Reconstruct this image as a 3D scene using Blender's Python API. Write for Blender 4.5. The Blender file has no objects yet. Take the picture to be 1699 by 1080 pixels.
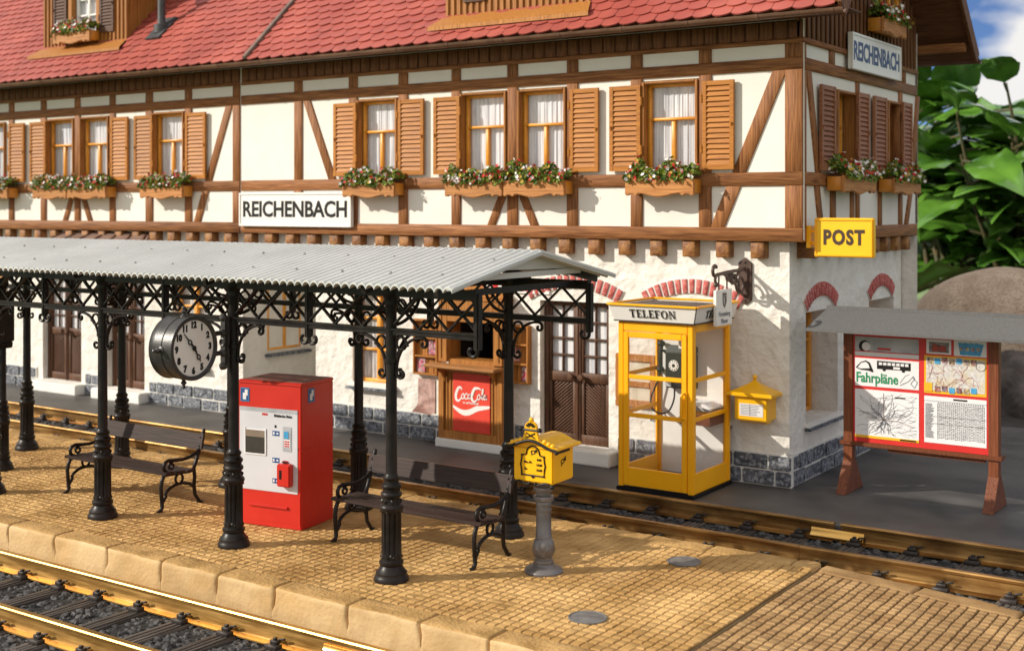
import bpy, bmesh, math, random
from mathutils import Vector, Matrix, noise
R = random.Random(11)
C = bpy.context.scene.collection
SC = bpy.context.scene
PI = math.pi
# ------------------------------------------------------------------ camera model (survey of the photo -> world metres)
YAW = math.radians(34.45); F = 2092.0; CX = 849.5; HY = 342.0; HC = 3.6
CS, SN = math.cos(YAW), math.sin(YAW)
def _r(px):
    u = (px - CX) / F
    return (CS*u - SN), (CS + SN*u)
def wx(px, D):            # x of a surveyed point on the plane y = D
    a, b = _r(px); return D*a/b
def wz(px, py, D):        # z of a surveyed point on the plane y = D
    return HC - (py - HY)/F * D/_r(px)[1]
def gy(px, X):            # y of a surveyed point on the plane x = X
    a, b = _r(px); return X*b/a
def gz(px, py, X):
    return HC - (py - HY)/F * X/_r(px)[0]

# ------------------------------------------------------------------ mesh builder
class MB:
    def __init__(s): s.v = []; s.f = []; s.m = []; s.cur = 0
    def add(s, vs, fs):
        n = len(s.v); s.v += [tuple(v) for v in vs]
        for f in fs: s.f.append(tuple(n+i for i in f)); s.m.append(s.cur)
        return s
    def box(s, x0, x1, y0, y1, z0, z1, M=None):
        vs = [Vector(p) for p in ((x0,y0,z0),(x1,y0,z0),(x1,y1,z0),(x0,y1,z0),(x0,y0,z1),(x1,y0,z1),(x1,y1,z1),(x0,y1,z1))]
        if M: vs = [M @ v for v in vs]
        return s.add(vs, [(0,3,2,1),(4,5,6,7),(0,1,5,4),(1,2,6,5),(2,3,7,6),(3,0,4,7)])
    def quad(s, a, b, c, d): return s.add([a,b,c,d], [(0,1,2,3)])
    def bar(s, a, b, w, h, up=(0,0,1)):
        a, b = Vector(a), Vector(b); d = b-a; L = d.length; x = d/L
        up = Vector(up); y = up.cross(x)
        if y.length < 1e-5: y = Vector((0,1,0)).cross(x)
        y.normalize(); z = x.cross(y)
        M = Matrix((x, y, z)).transposed().to_4x4(); M.translation = a
        return s.box(0, L, -w/2, w/2, -h/2, h/2, M)
    def prism(s, poly, frame, d0, d1):
        # poly: 2d points; frame(u,v,w) -> world; extruded between depths d0 and d1
        n = len(poly)
        vs = [frame(u, v, d0) for u, v in poly] + [frame(u, v, d1) for u, v in poly]
        fs = [tuple(range(n-1, -1, -1)), tuple(range(n, 2*n))] + [(i, (i+1) % n, n+(i+1) % n, n+i) for i in range(n)]
        return s.add(vs, fs)
    def tube(s, pts, r, n=8, cap=True, taper=None):
        pts = [Vector(p) for p in pts]; k = len(pts); rings = []
        prev = None
        for i, p in enumerate(pts):
            t = (pts[min(i+1, k-1)] - pts[max(i-1, 0)])
            if t.length < 1e-9: t = Vector((0,0,1))
            t.normalize()
            if prev is None:
                a = Vector((0,0,1)) if abs(t.z) < .9 else Vector((1,0,0))
                nrm = t.cross(a).normalized()
            else:
                nrm = prev - t*prev.dot(t)
                nrm = nrm.normalized() if nrm.length > 1e-6 else t.orthogonal().normalized()
            prev = nrm; bi = t.cross(nrm)
            rr = r if taper is None else r*taper(i/(k-1))
            rings.append([p + (nrm*math.cos(2*PI*j/n) + bi*math.sin(2*PI*j/n))*rr for j in range(n)])
        vs = [v for rg in rings for v in rg]
        fs = [(i*n+j, i*n+(j+1) % n, (i+1)*n+(j+1) % n, (i+1)*n+j) for i in range(k-1) for j in range(n)]
        if cap: fs += [tuple(range(n-1, -1, -1)), tuple((k-1)*n+j for j in range(n))]
        return s.add(vs, fs)
    def lathe(s, prof, n=20, M=None, flute=None):
        # prof: (r, z) pairs; flute(r,z,angle)->r
        vs = []
        for r, z in prof:
            for j in range(n):
                a = 2*PI*j/n; q = flute(r, z, j) if flute else r
                v = Vector((q*math.cos(a), q*math.sin(a), z)); vs.append(M @ v if M else v)
        k = len(prof)
        fs = [(i*n+j, i*n+(j+1) % n, (i+1)*n+(j+1) % n, (i+1)*n+j) for i in range(k-1) for j in range(n)]
        if prof[0][0] > 1e-4: fs.append(tuple(range(n-1, -1, -1)))
        if prof[-1][0] > 1e-4: fs.append(tuple((k-1)*n+j for j in range(n)))
        return s.add(vs, fs)
    def blob(s, c, r, sub=1, jit=.25, sq=(1,1,1)):
        b = ICO[sub]; c = Vector(c); rot = Matrix.Rotation(R.uniform(0, 6.28), 3, Vector((R.uniform(-1,1), R.uniform(-1,1), R.uniform(-1,1))).normalized())
        vs = []
        for v in b[0]:
            w = rot @ (v*r*(1+R.uniform(-jit, jit))); vs.append(c + Vector((w.x*sq[0], w.y*sq[1], w.z*sq[2])))
        return s.add(vs, b[1])
    def merge(s, o, M=None):
        vs = [(M @ Vector(v)) for v in o.v] if M else o.v
        n = len(s.v); s.v += [tuple(v) for v in vs]
        for f, m in zip(o.f, o.m): s.f.append(tuple(n+i for i in f)); s.m.append(m)
        return s
    def build(s, name, mat, parent=None, smooth=None, bevel=0, world=False, segs=2, rep=False):
        me = bpy.data.meshes.new(name)
        vs = s.v
        if world and parent is not None:
            o = Vector((0,0,0)); q = parent
            while q: o = o + q.location; q = q.parent
            vs = [(v[0]-o.x, v[1]-o.y, v[2]-o.z) for v in vs]
        me.from_pydata(vs, [], s.f)
        mats = mat if isinstance(mat, (list, tuple)) else [mat]
        for m in mats: me.materials.append(m)
        if len(mats) > 1: me.polygons.foreach_set('material_index', s.m)
        if bevel or rep:
            bm = bmesh.new(); bm.from_mesh(me)
            bmesh.ops.recalc_face_normals(bm, faces=bm.faces)
            if bevel:
                es = [e for e in bm.edges if len(e.link_faces) == 2 and e.calc_face_angle(0) > .6]
                bmesh.ops.bevel(bm, geom=es, offset=bevel, segments=segs, affect='EDGES', clamp_overlap=True)
            bm.to_mesh(me); bm.free()
        if smooth is None and bevel: smooth = 50
        if smooth:
            me.polygons.foreach_set('use_smooth', [True]*len(me.polygons))
            me.set_sharp_from_angle(angle=math.radians(smooth))
        me.update()
        ob = bpy.data.objects.new(name, me); C.objects.link(ob)
        if parent: ob.parent = parent
        return ob
ICO = {}
for _s in (1, 2, 3, 5):
    _b = bmesh.new(); bmesh.ops.create_icosphere(_b, subdivisions=_s, radius=1)
    ICO[_s] = ([v.co.copy() for v in _b.verts], [tuple(v.index for v in f.verts) for f in _b.faces]); _b.free()

def tag(o, label=None, cat=None, group=None, kind=None):
    if label: o['label'] = label
    if cat: o['category'] = cat
    if group: o['group'] = group
    if kind: o['kind'] = kind
    return o
def empty(name, loc=(0,0,0), rz=0, label=None, cat=None, group=None):
    o = bpy.data.objects.new(name, None); C.objects.link(o); o.location = loc; o.rotation_euler = (0,0,rz)
    o.empty_display_size = .2
    return tag(o, label, cat, group)
def kids(o): return [c for c in o.children]
def copy_tree(o, parent=None):
    c = o.copy(); C.objects.link(c); c.parent = parent
    for ch in kids(o): copy_tree(ch, c)
    return c

# text -> mesh (built-in font)
def text_mb(body, size, depth=.004, bold=0, sx=1, align='CENTER', space=1):
    cu = bpy.data.curves.new('lettering', 'FONT'); cu.body = body; cu.size = size; cu.extrude = depth/2; cu.offset = bold
    cu.align_x = align; cu.align_y = 'CENTER'; cu.space_character = space; cu.resolution_u = 3
    o = bpy.data.objects.new('lettering', cu); C.objects.link(o)
    bpy.context.view_layer.update(); dg = bpy.context.evaluated_depsgraph_get()
    me = bpy.data.meshes.new_from_object(o.evaluated_get(dg))
    mb = MB(); mb.add([(v.co.x*sx, v.co.y, v.co.z) for v in me.vertices], [tuple(p.vertices) for p in me.polygons])
    bpy.data.objects.remove(o); bpy.data.curves.remove(cu); bpy.data.meshes.remove(me)
    return mb
def face_M(loc, rz=0):     # local xy drawing -> vertical plane facing -y (rz turns it)
    return Matrix.Translation(loc) @ Matrix.Rotation(rz, 4, 'Z') @ Matrix.Rotation(PI/2, 4, 'X')

# ------------------------------------------------------------------ materials
def M(name, c1, c2=None, scale=4, detail=5, rough=.6, metal=0, bump=0, bscale=30, stretch=(1,1,1), lo=.35, hi=.65, dist=.01,
      var=0, rvar=0, spec=.5, coat=0, c3=None, s3=1.2, a3=.5, bdetail=6, hue=0, edge=None):
    m = bpy.data.materials.new(name); m.use_nodes = True; nt = m.node_tree; N = nt.nodes; L = nt.links
    b = N['Principled BSDF']; b.inputs['Roughness'].default_value = rough; b.inputs['Metallic'].default_value = metal
    b.inputs['Specular IOR Level'].default_value = spec; b.inputs['Coat Weight'].default_value = coat
    tc = N.new('ShaderNodeTexCoord'); mp = N.new('ShaderNodeMapping'); mp.inputs['Scale'].default_value = stretch
    L.new(tc.outputs['Object'], mp.inputs['Vector'])
    vec = mp.outputs['Vector']
    if var or hue:
        oi = N.new('ShaderNodeObjectInfo'); ad = N.new('ShaderNodeVectorMath'); ad.operation = 'ADD'
        mu = N.new('ShaderNodeMath'); mu.operation = 'MULTIPLY'; mu.inputs[1].default_value = 37.0
        L.new(oi.outputs['Random'], mu.inputs[0]); L.new(vec, ad.inputs[0]); L.new(mu.outputs[0], ad.inputs[1]); vec = ad.outputs[0]
    n1 = N.new('ShaderNodeTexNoise'); n1.inputs['Scale'].default_value = scale; n1.inputs['Detail'].default_value = detail
    L.new(vec, n1.inputs['Vector'])
    cr = N.new('ShaderNodeValToRGB'); e = cr.color_ramp.elements
    e[0].position = lo; e[1].position = hi; e[0].color = (*c1, 1); e[1].color = (*(c2 or c1), 1)
    L.new(n1.outputs['Fac'], cr.inputs['Fac']); col = cr.outputs['Color']
    if c3:
        n3 = N.new('ShaderNodeTexNoise'); n3.inputs['Scale'].default_value = s3; n3.inputs['Detail'].default_value = 4
        L.new(tc.outputs['Object'], n3.inputs['Vector'])
        r3 = N.new('ShaderNodeMapRange'); r3.inputs[1].default_value = .45; r3.inputs[2].default_value = .7; r3.inputs[4].default_value = a3
        L.new(n3.outputs['Fac'], r3.inputs[0])
        mx = N.new('ShaderNodeMix'); mx.data_type = 'RGBA'; L.new(r3.outputs[0], mx.inputs[0]); L.new(col, mx.inputs[6]); mx.inputs[7].default_value = (*c3, 1)
        col = mx.outputs[2]
    if var or hue:
        hs = N.new('ShaderNodeHueSaturation'); mr = N.new('ShaderNodeMapRange'); mr.inputs[3].default_value = 1-var; mr.inputs[4].default_value = 1+var
        L.new(oi.outputs['Random'], mr.inputs[0]); L.new(mr.outputs[0], hs.inputs['Value']); L.new(col, hs.inputs['Color']); col = hs.outputs['Color']
        if hue:
            mh = N.new('ShaderNodeMapRange'); mh.inputs[3].default_value = .5-hue; mh.inputs[4].default_value = .5+hue
            L.new(oi.outputs['Random'], mh.inputs[0]); L.new(mh.outputs[0], hs.inputs['Hue'])
    L.new(col, b.inputs['Base Color'])
    if rvar:
        rr = N.new('ShaderNodeMapRange'); rr.inputs[3].default_value = max(.02, rough-rvar); rr.inputs[4].default_value = min(1, rough+rvar)
        rr.inputs[1].default_value = .3; rr.inputs[2].default_value = .7
        L.new(n1.outputs['Fac'], rr.inputs[0]); L.new(rr.outputs[0], b.inputs['Roughness'])
    if bump:
        n2 = N.new('ShaderNodeTexNoise'); n2.inputs['Scale'].default_value = bscale; n2.inputs['Detail'].default_value = bdetail
        L.new(vec, n2.inputs['Vector'])
        bp = N.new('ShaderNodeBump'); bp.inputs['Strength'].default_value = bump; bp.inputs['Distance'].default_value = dist
        L.new(n2.outputs['Fac'], bp.inputs['Height']); L.new(bp.outputs['Normal'], b.inputs['Normal'])
    return m
def wood(name, c1, c2, axis, rough=.62, var=.12, bump=.45, fine=1.0):
    st = {'x': (1.2,22,22), 'y': (22,1.2,22), 'z': (22,22,1.2)}[axis]
    return M(name, c1, c2, scale=2.2*fine, detail=7, rough=rough, stretch=st, bump=bump, bscale=3.2*fine, dist=.014, var=var, lo=.32, hi=.68, spec=.3)
TIM1, TIM2 = (.145,.050,.015), (.37,.155,.052)
tim = {a: wood('timber_'+a, TIM1, TIM2, a) for a in 'xyz'}
board_brown = wood('gable_board', (.085,.03,.012), (.21,.085,.032), 'z')
board_dark = wood('soffit_board', (.07,.026,.012), (.16,.065,.028), 'x')
shut_wood = wood('shutter_wood', (.31,.105,.012), (.49,.19,.024), 'x', rough=.5, bump=.25)
shut_gable = wood('gable_shutter_wood', (.24,.09,.04), (.36,.15,.07), 'x', rough=.5)
shut_dark = wood('dark_shutter_wood', (.075,.035,.022), (.13,.065,.04), 'x')
casing_wood = wood('casing_wood', (.26,.095,.018), (.44,.18,.038), 'z', rough=.5)
frame_wood = M('orange_window_paint', (.66,.26,.022), (.76,.33,.035), scale=6, rough=.4, bump=.08)
lowframe = M('amber_window_paint', (.72,.30,.03), (.80,.36,.045), scale=6, rough=.4, bump=.08)
box_wood = wood('flower_box_wood', (.33,.125,.03), (.54,.24,.07), 'x', rough=.55, bump=.5)
box_side = M('flower_box_side', (.55,.2,.02), (.62,.25,.03), scale=5, rough=.45)
kiosk_wood = wood('kiosk_wood', (.29,.11,.022), (.48,.20,.045), 'z', rough=.5)
counter_wood = wood('counter_wood', (.30,.13,.04), (.46,.21,.07), 'x', rough=.5)
door_wood = wood('door_wood', (.07,.032,.018), (.145,.068,.037), 'z', rough=.55)
joist_wood = M('joist_end_wood', (.36,.16,.04), (.17,.06,.018), scale=9, detail=8, rough=.6, bump=.8, bscale=22, dist=.02, var=.15)
notice_wood = wood('notice_board_wood', (.13,.035,.015), (.22,.07,.028), 'z', rough=.45)
bench_wood = wood('bench_slat_wood', (.022,.012,.010), (.048,.027,.022), 'x', rough=.55, bump=.12)
plaster = M('rough_plaster', (.73,.69,.625), (.81,.775,.715), scale=1.7, detail=8, rough=.9, bump=.55, bscale=5.5, bdetail=9, dist=.11, spec=.2, c3=(.70,.67,.60), s3=.9, a3=.35)
panel_plaster = M('smooth_plaster', (.775,.74,.675), (.81,.775,.71), scale=3, detail=6, rough=.85, bump=.25, bscale=28, dist=.012, spec=.2, c3=(.74,.70,.635), s3=.6, a3=.5)
step_stone = M('white_step_stone', (.76,.74,.68), (.82,.80,.75), scale=3, rough=.8, bump=.15)
tile_red = M('red_roof_tile', (.31,.055,.040), (.42,.095,.068), scale=1.1, detail=8, rough=.55, bump=.15, bscale=45, c3=(.27,.055,.042), s3=2.5, a3=.7)
gutter_m = M('brown_gutter', (.10,.048,.028), (.16,.08,.045), scale=3, rough=.32, spec=.6, rvar=.1)
ridge_m = M('grey_brown_flashing', (.13,.085,.065), (.19,.13,.10), scale=5, rough=.5)
stone_dark = M('slate_block', (.045,.052,.068), (.13,.14,.165), scale=9, detail=8, rough=.75, bump=1.0, bscale=12, dist=.035, c3=(.55,.56,.58), s3=22, a3=.55)
mortar = M('white_mortar', (.62,.61,.57), (.72,.70,.66), scale=6, rough=.9, bump=.3)
brick = M('arch_brick', (.42,.06,.05), (.55,.14,.12), scale=14, detail=6, rough=.8, bump=.8, bscale=30, dist=.02, c3=(.62,.36,.32), s3=20, a3=.5)
iron = M('black_iron', (.010,.008,.007), (.020,.015,.013), scale=8, rough=.38, bump=.15, bscale=60, spec=.24, rvar=.08)
iron_grey = M('gunmetal_iron', (.13,.122,.122), (.20,.188,.185), scale=8, rough=.36, metal=.35, bump=.12, bscale=50, rvar=.08)
bracket_brown = M('bronzed_iron', (.055,.03,.022), (.11,.065,.05), scale=9, rough=.38, bump=.1)
canopy_grey = M('canopy_sheet', (.53,.535,.51), (.61,.615,.59), scale=1.3, detail=7, rough=.5, bump=.06, bscale=60, c3=(.47,.475,.445), s3=2.5, a3=.5)
brass = M('brass_rail', (.60,.34,.095), (.76,.48,.165), scale=1.6, detail=8, rough=.40, metal=.92, stretch=(1,6,14), bump=.06, bscale=12, rvar=.1, c3=(.40,.20,.055), s3=2.2, a3=.55)
brass_dull = M('dull_brass_rail', (.30,.155,.045), (.52,.31,.11), scale=1.6, detail=8, rough=.36, metal=.85, stretch=(1,6,14), bump=.06, bscale=12, rvar=.1, c3=(.14,.065,.022), s3=2.0, a3=.8)  # darker, patchier brass for the far track
brass_bright = M('bright_brass', (.60,.33,.08), (.75,.46,.15), scale=2, rough=.22, metal=1)
sleeper_m = wood('sleeper_wood', (.035,.028,.024), (.15,.125,.108), 'y', rough=.75, bump=.9, var=.2)
chair_m = M('rail_chair', (.018,.013,.011), (.04,.03,.025), scale=8, rough=.5, bump=.15)
ballast_m = M('ballast_stone', (.018,.018,.019), (.095,.09,.09), scale=14, detail=3, rough=.75, bump=.4, bscale=40)
bed_m = M('track_bed', (.008,.008,.008), (.022,.021,.02), scale=9, rough=.95, bump=.9, bscale=18, dist=.05)
sett_m = M('ochre_sett', (.41,.235,.076), (.66,.415,.165), scale=2.0, detail=9, rough=.75, bump=.35, bscale=48, dist=.012, c3=(.28,.14,.038), s3=.75, a3=.6, spec=.3)
joint_m = M('sett_joint', (.15,.07,.015), (.24,.12,.03), scale=6, rough=.9)
kerb_m = M('ochre_kerb', (.45,.295,.135), (.63,.445,.23), scale=1.8, detail=9, rough=.75, bump=.5, bscale=24, dist=.015, c3=(.54,.33,.12), s3=1.6, a3=.5, spec=.3)
kerb_top = M('ochre_kerb_top', (.34,.195,.062), (.60,.37,.145), scale=3, detail=9, rough=.8, bump=.9, bscale=26, dist=.02, c3=(.30,.165,.05), s3=1.5, a3=.5, spec=.3)
ramp_m = M('shaded_ramp_sett', (.29,.165,.066), (.46,.285,.125), scale=2.6, detail=9, rough=.78, bump=.6, bscale=48, dist=.012, c3=(.22,.125,.05), s3=.9, a3=.6, spec=.3)  # darker copy of the ochre setts; grazing sun on the slope put into colour
ramp_joint = M('shaded_ramp_joint', (.10,.055,.02), (.16,.09,.035), scale=6, rough=.9)  # joints darkened along with the ramp setts, shade painted in
asphalt = M('asphalt', (.038,.035,.033), (.095,.087,.080), scale=1.6, detail=10, rough=.55, bump=.25, bscale=26, dist=.012, c3=(.19,.178,.162), s3=.5, a3=.5, rvar=.12)
yellow = M('postal_yellow', (.90,.46,.004), (.94,.50,.008), scale=4, rough=.32, bump=.03, bscale=60, coat=.15)
booth_yel = M('booth_yellow', (.94,.42,.003), (.96,.46,.005), scale=3, rough=.35, bump=.04, bscale=50)
sign_yel = M('sign_yellow', (.90,.50,.004), (.92,.53,.01), scale=3, rough=.4)
red_paint = M('red_enamel', (.56,.018,.010), (.62,.026,.014), scale=3, rough=.34, bump=.05, bscale=70, coat=.1)
red_dark = M('red_brown_top', (.20,.06,.045), (.26,.09,.07), scale=6, rough=.6)
silver = M('silver_panel', (.60,.60,.63), (.66,.66,.69), scale=2, rough=.45)
white_p = M('white_enamel', (.78,.76,.72), (.82,.80,.76), scale=3, rough=.45)
white_b = M('paper_white', (.74,.73,.74), (.80,.79,.79), scale=3, rough=.5)
black_p = M('black_enamel', (.008,.007,.007), (.014,.012,.012), scale=4, rough=.42, spec=.3)
brown_ink = M('dark_brown_ink', (.045,.022,.010), (.055,.028,.012), rough=.5)
dial_m = M('clock_dial', (.80,.75,.72), (.84,.79,.76), scale=2, rough=.45)
drum_m = M('clock_drum', (.035,.032,.030), (.06,.055,.052), scale=6, rough=.36, metal=.15, bump=.2, bscale=70)
blue_p = M('sticker_blue', (.015,.07,.22), (.02,.085,.26), rough=.4)
sky_blue_p = M('print_blue', (.04,.28,.55), (.08,.38,.65), scale=20, rough=.45)
green_p = M('print_green', (.01,.22,.08), (.015,.26,.1), rough=.5)
red_p = M('print_red', (.58,.02,.018), (.64,.03,.025), scale=3, rough=.42)
coke_red = M('poster_red', (.72,.045,.022), (.78,.06,.03), scale=3, rough=.5)
grey_ink = M('grey_ink', (.10,.10,.12), (.2,.2,.22), rough=.6)
pale_grey = M('print_grey', (.30,.32,.35), (.5,.51,.53), scale=4, rough=.5)
gold_p = M('print_gold', (.82,.42,.01), (.85,.48,.03), rough=.45)
skin_pr = M('print_photo', (.10,.04,.03), (.62,.36,.22), scale=26, detail=3, rough=.4, c3=(.06,.2,.4), s3=18, a3=.6, var=.2, hue=.06)
map_pr = M('print_map', (.50,.48,.47), (.72,.70,.68), scale=26, detail=9, rough=.45, c3=(.62,.50,.18), s3=7, a3=.6)
glass_dark = M('dark_glass', (.045,.04,.036), (.07,.065,.055), scale=2, rough=.18)
curtain = M('net_curtain', (.50,.50,.53), (.80,.79,.80), scale=2.0, detail=3, rough=.85, stretch=(9,9,.5), bump=.35, bscale=3, dist=.04, var=.06)
lace = M('lace_curtain', (.33,.32,.34), (.72,.71,.70), scale=2.3, detail=3, rough=.85, stretch=(9,9,1.2), bump=.3, bscale=3, var=.06)
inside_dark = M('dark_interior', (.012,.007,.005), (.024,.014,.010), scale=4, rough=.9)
notice_roof = M('notice_roof', (.10,.098,.096), (.125,.122,.12), scale=40, detail=3, rough=.65, bump=.15, bscale=80)
leaf_g = M('box_leaf', (.03,.085,.006), (.22,.28,.022), scale=11, detail=3, rough=.6)
petal_w = M('white_petal', (.78,.74,.70), (.85,.8,.78), rough=.6)
petal_r = M('red_petal', (.42,.010,.012), (.58,.025,.025), scale=9, rough=.6)
petal_y = M('yellow_petal', (.50,.36,.03), (.42,.22,.03), scale=9, rough=.6)
boulder_m = M('boulder_stone', (.42,.30,.21), (.58,.44,.32), scale=2.2, detail=10, rough=.85, bump=.6, bscale=26, dist=.03, c3=(.26,.16,.10), s3=22, a3=.75)
rock_m = M('dark_rock', (.06,.05,.045), (.15,.12,.11), scale=2.5, detail=9, rough=.9, bump=.7, bscale=7, dist=.08)
stem_m = M('plant_stem', (.05,.06,.02), (.10,.07,.03), scale=4, rough=.6)
pot_m = M('plant_pot', (.05,.025,.018), (.08,.04,.03), scale=3, rough=.5)
cover_m = M('cover_iron', (.12,.115,.115), (.19,.185,.18), scale=9, rough=.5, bump=.2, bscale=60)
meadow_m = M('meadow_grass', (.10,.17,.05), (.22,.30,.12), scale=.15, detail=8, rough=.95)
def leaf_material():
    m = M('glossy_leaf', (.034,.105,.010), (.11,.25,.03), scale=.9, detail=4, rough=.24, spec=.7, coat=.35, bump=.1, bscale=6, dist=.03)
    b = m.node_tree.nodes['Principled BSDF']
    b.inputs['Subsurface Weight'].default_value = 0
    return m
leaf_m = leaf_material()
def glass_material(name, gloss=.10, tint=(1,1,1), extra=None):
    m = bpy.data.materials.new(name); m.use_nodes = True; nt = m.node_tree; N = nt.nodes; L = nt.links
    N.remove(N['Principled BSDF']); out = N['Material Output']
    t = N.new('ShaderNodeBsdfTransparent'); t.inputs[0].default_value = (*tint, 1)
    g = N.new('ShaderNodeBsdfGlossy'); g.inputs['Roughness'].default_value = .04
    lw = N.new('ShaderNodeLayerWeight'); lw.inputs[0].default_value = .5      # Schlick reflectance of a thin pane, same from both sides
    pw_ = N.new('ShaderNodeMath'); pw_.operation = 'POWER'; pw_.inputs[1].default_value = 5; L.new(lw.outputs['Facing'], pw_.inputs[0])
    ad = N.new('ShaderNodeMath'); ad.operation = 'MULTIPLY_ADD'; ad.inputs[1].default_value = .9; ad.inputs[2].default_value = .05+gloss; L.new(pw_.outputs[0], ad.inputs[0])
    mx = N.new('ShaderNodeMixShader'); L.new(ad.outputs[0], mx.inputs[0]); L.new(t.outputs[0], mx.inputs[1]); L.new(g.outputs[0], mx.inputs[2])
    last = mx.outputs[0]
    if extra:
        d = N.new('ShaderNodeBsdfDiffuse'); d.inputs[0].default_value = (.85,.82,.8,1)
        m2 = N.new('ShaderNodeMixShader'); m2.inputs[0].default_value = extra; L.new(last, m2.inputs[1]); L.new(d.outputs[0], m2.inputs[2]); last = m2.outputs[0]
    L.new(last, out.inputs[0]); return m
glass = glass_material('window_glass', .02)
booth_glass = glass_material('booth_glass', .02, extra=.012)
# ------------------------------------------------------------------ camera, light, sky
cam = bpy.data.cameras.new('camera'); co = bpy.data.objects.new('camera', cam); C.objects.link(co); SC.camera = co
co.location = (0, 0, HC); co.rotation_euler = (PI/2, 0, YAW)
cam.sensor_width = 36; cam.lens = F/1699*36; cam.shift_y = -(540-HY)/1699; cam.clip_start = .1; cam.clip_end = 3000
cam.dof.use_dof = True; cam.dof.focus_distance = 13.6; cam.dof.aperture_fstop = 1.05
SAZ, SEL = math.radians(46.5), math.radians(27.6)      # light travels towards +x,+y and down
sd = Vector((math.sin(SAZ)*math.cos(SEL), math.cos(SAZ)*math.cos(SEL), -math.sin(SEL)))
sun = bpy.data.lights.new('sun', 'SUN'); sun.energy = 4.8; sun.angle = math.radians(.55); sun.color = (1, .93, .815)
so = bpy.data.objects.new('sun', sun); C.objects.link(so); so.rotation_euler = sd.to_track_quat('-Z', 'Y').to_euler(); so.location = (-10, -5, 20)
w = bpy.data.worlds.new('World'); SC.world = w; w.use_nodes = True; nt = w.node_tree; N = nt.nodes; L = nt.links
sky = N.new('ShaderNodeTexSky'); sky.sky_type = 'NISHITA'; sky.sun_disc = False; sky.sun_elevation = SEL
sky.sun_rotation = math.atan2(-sd.x, -sd.y); sky.air_density = 1.0; sky.dust_density = .3; sky.ozone_density = 4.0
tc = N.new('ShaderNodeTexCoord'); mp = N.new('ShaderNodeMapping'); mp.inputs['Scale'].default_value = (1, 1, 2.2); mp.inputs['Location'].default_value = (1.2, .4, .3)
L.new(tc.outputs['Generated'], mp.inputs['Vector'])
vm = N.new('ShaderNodeVectorMath'); vm.operation = 'MULTIPLY_ADD'; vm.inputs[1].default_value = (1, 1, 2.2); vm.inputs[2].default_value = (0, 0, .12)   # deeper blue lower down
L.new(tc.outputs['Generated'], vm.inputs[0]); vn = N.new('ShaderNodeVectorMath'); vn.operation = 'NORMALIZE'; L.new(vm.outputs[0], vn.inputs[0]); L.new(vn.outputs[0], sky.inputs['Vector'])
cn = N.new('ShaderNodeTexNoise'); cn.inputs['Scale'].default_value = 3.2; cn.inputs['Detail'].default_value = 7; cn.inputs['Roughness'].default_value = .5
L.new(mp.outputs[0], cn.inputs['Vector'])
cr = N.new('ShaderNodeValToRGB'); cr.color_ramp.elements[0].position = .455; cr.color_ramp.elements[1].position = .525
sp = N.new('ShaderNodeSeparateXYZ'); L.new(tc.outputs['Generated'], sp.inputs[0])       # extra clouds added out of view behind the camera, for brighter neutral fill
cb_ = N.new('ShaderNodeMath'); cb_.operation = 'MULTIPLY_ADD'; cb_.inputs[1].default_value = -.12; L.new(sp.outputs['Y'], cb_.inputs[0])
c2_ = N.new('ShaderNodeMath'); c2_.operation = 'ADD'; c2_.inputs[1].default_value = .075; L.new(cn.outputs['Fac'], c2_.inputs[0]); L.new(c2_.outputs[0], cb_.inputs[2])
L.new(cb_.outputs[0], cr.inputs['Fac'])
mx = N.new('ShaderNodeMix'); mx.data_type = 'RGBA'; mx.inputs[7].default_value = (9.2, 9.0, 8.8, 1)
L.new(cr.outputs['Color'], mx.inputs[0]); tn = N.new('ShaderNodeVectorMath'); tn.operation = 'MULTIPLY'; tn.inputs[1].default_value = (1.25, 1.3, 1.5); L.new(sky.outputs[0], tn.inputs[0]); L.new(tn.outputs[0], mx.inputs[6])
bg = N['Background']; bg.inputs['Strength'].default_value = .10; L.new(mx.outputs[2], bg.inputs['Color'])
SC.view_settings.view_transform = 'Standard'; SC.view_settings.look = 'None'; SC.view_settings.exposure = 0
SC.cycles.max_bounces = 8; SC.cycles.transparent_max_bounces = 16; SC.cycles.sample_clamp_indirect = 6

# ------------------------------------------------------------------ ground sheets
mb = MB(); mb.quad((-700,-300,-.5), (500,-300,-.5), (500,900,-.5), (-700,900,-.5)); tag(mb.build('meadow', meadow_m), kind='structure')
mb = MB(); n = 30      # distant green ridge closing the horizon
for i in range(n):
    for j in range(8):
        pass
def hill(cx, cy, rx, ry, h, nm):
    mb = MB(); k = 40; vs = []; fs = []
    for i in range(k+1):
        for j in range(k+1):
            u, v = i/k*2-1, j/k*2-1; q = max(0, 1-(u*u+v*v))
            x, y = cx+u*rx, cy+v*ry
            vs.append((x, y, -.6+h*q*q*(1+.5*noise.noise(Vector((x*.02, y*.02, 3))))))
    for i in range(k):
        for j in range(k): fs.append((i*(k+1)+j, (i+1)*(k+1)+j, (i+1)*(k+1)+j+1, i*(k+1)+j+1))
    mb.add(vs, fs); tag(mb.build(nm, meadow_m, smooth=60), kind='structure')
hill(20, 330, 260, 120, 22, 'hills')
# station pavement: one slab with a kerb edge beside the far track
mb = MB(); mb.box(-45, 14, 13.78, 21.6, -.45, 0); pav = tag(mb.build('pavement', asphalt, bevel=.015), kind='structure')
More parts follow.
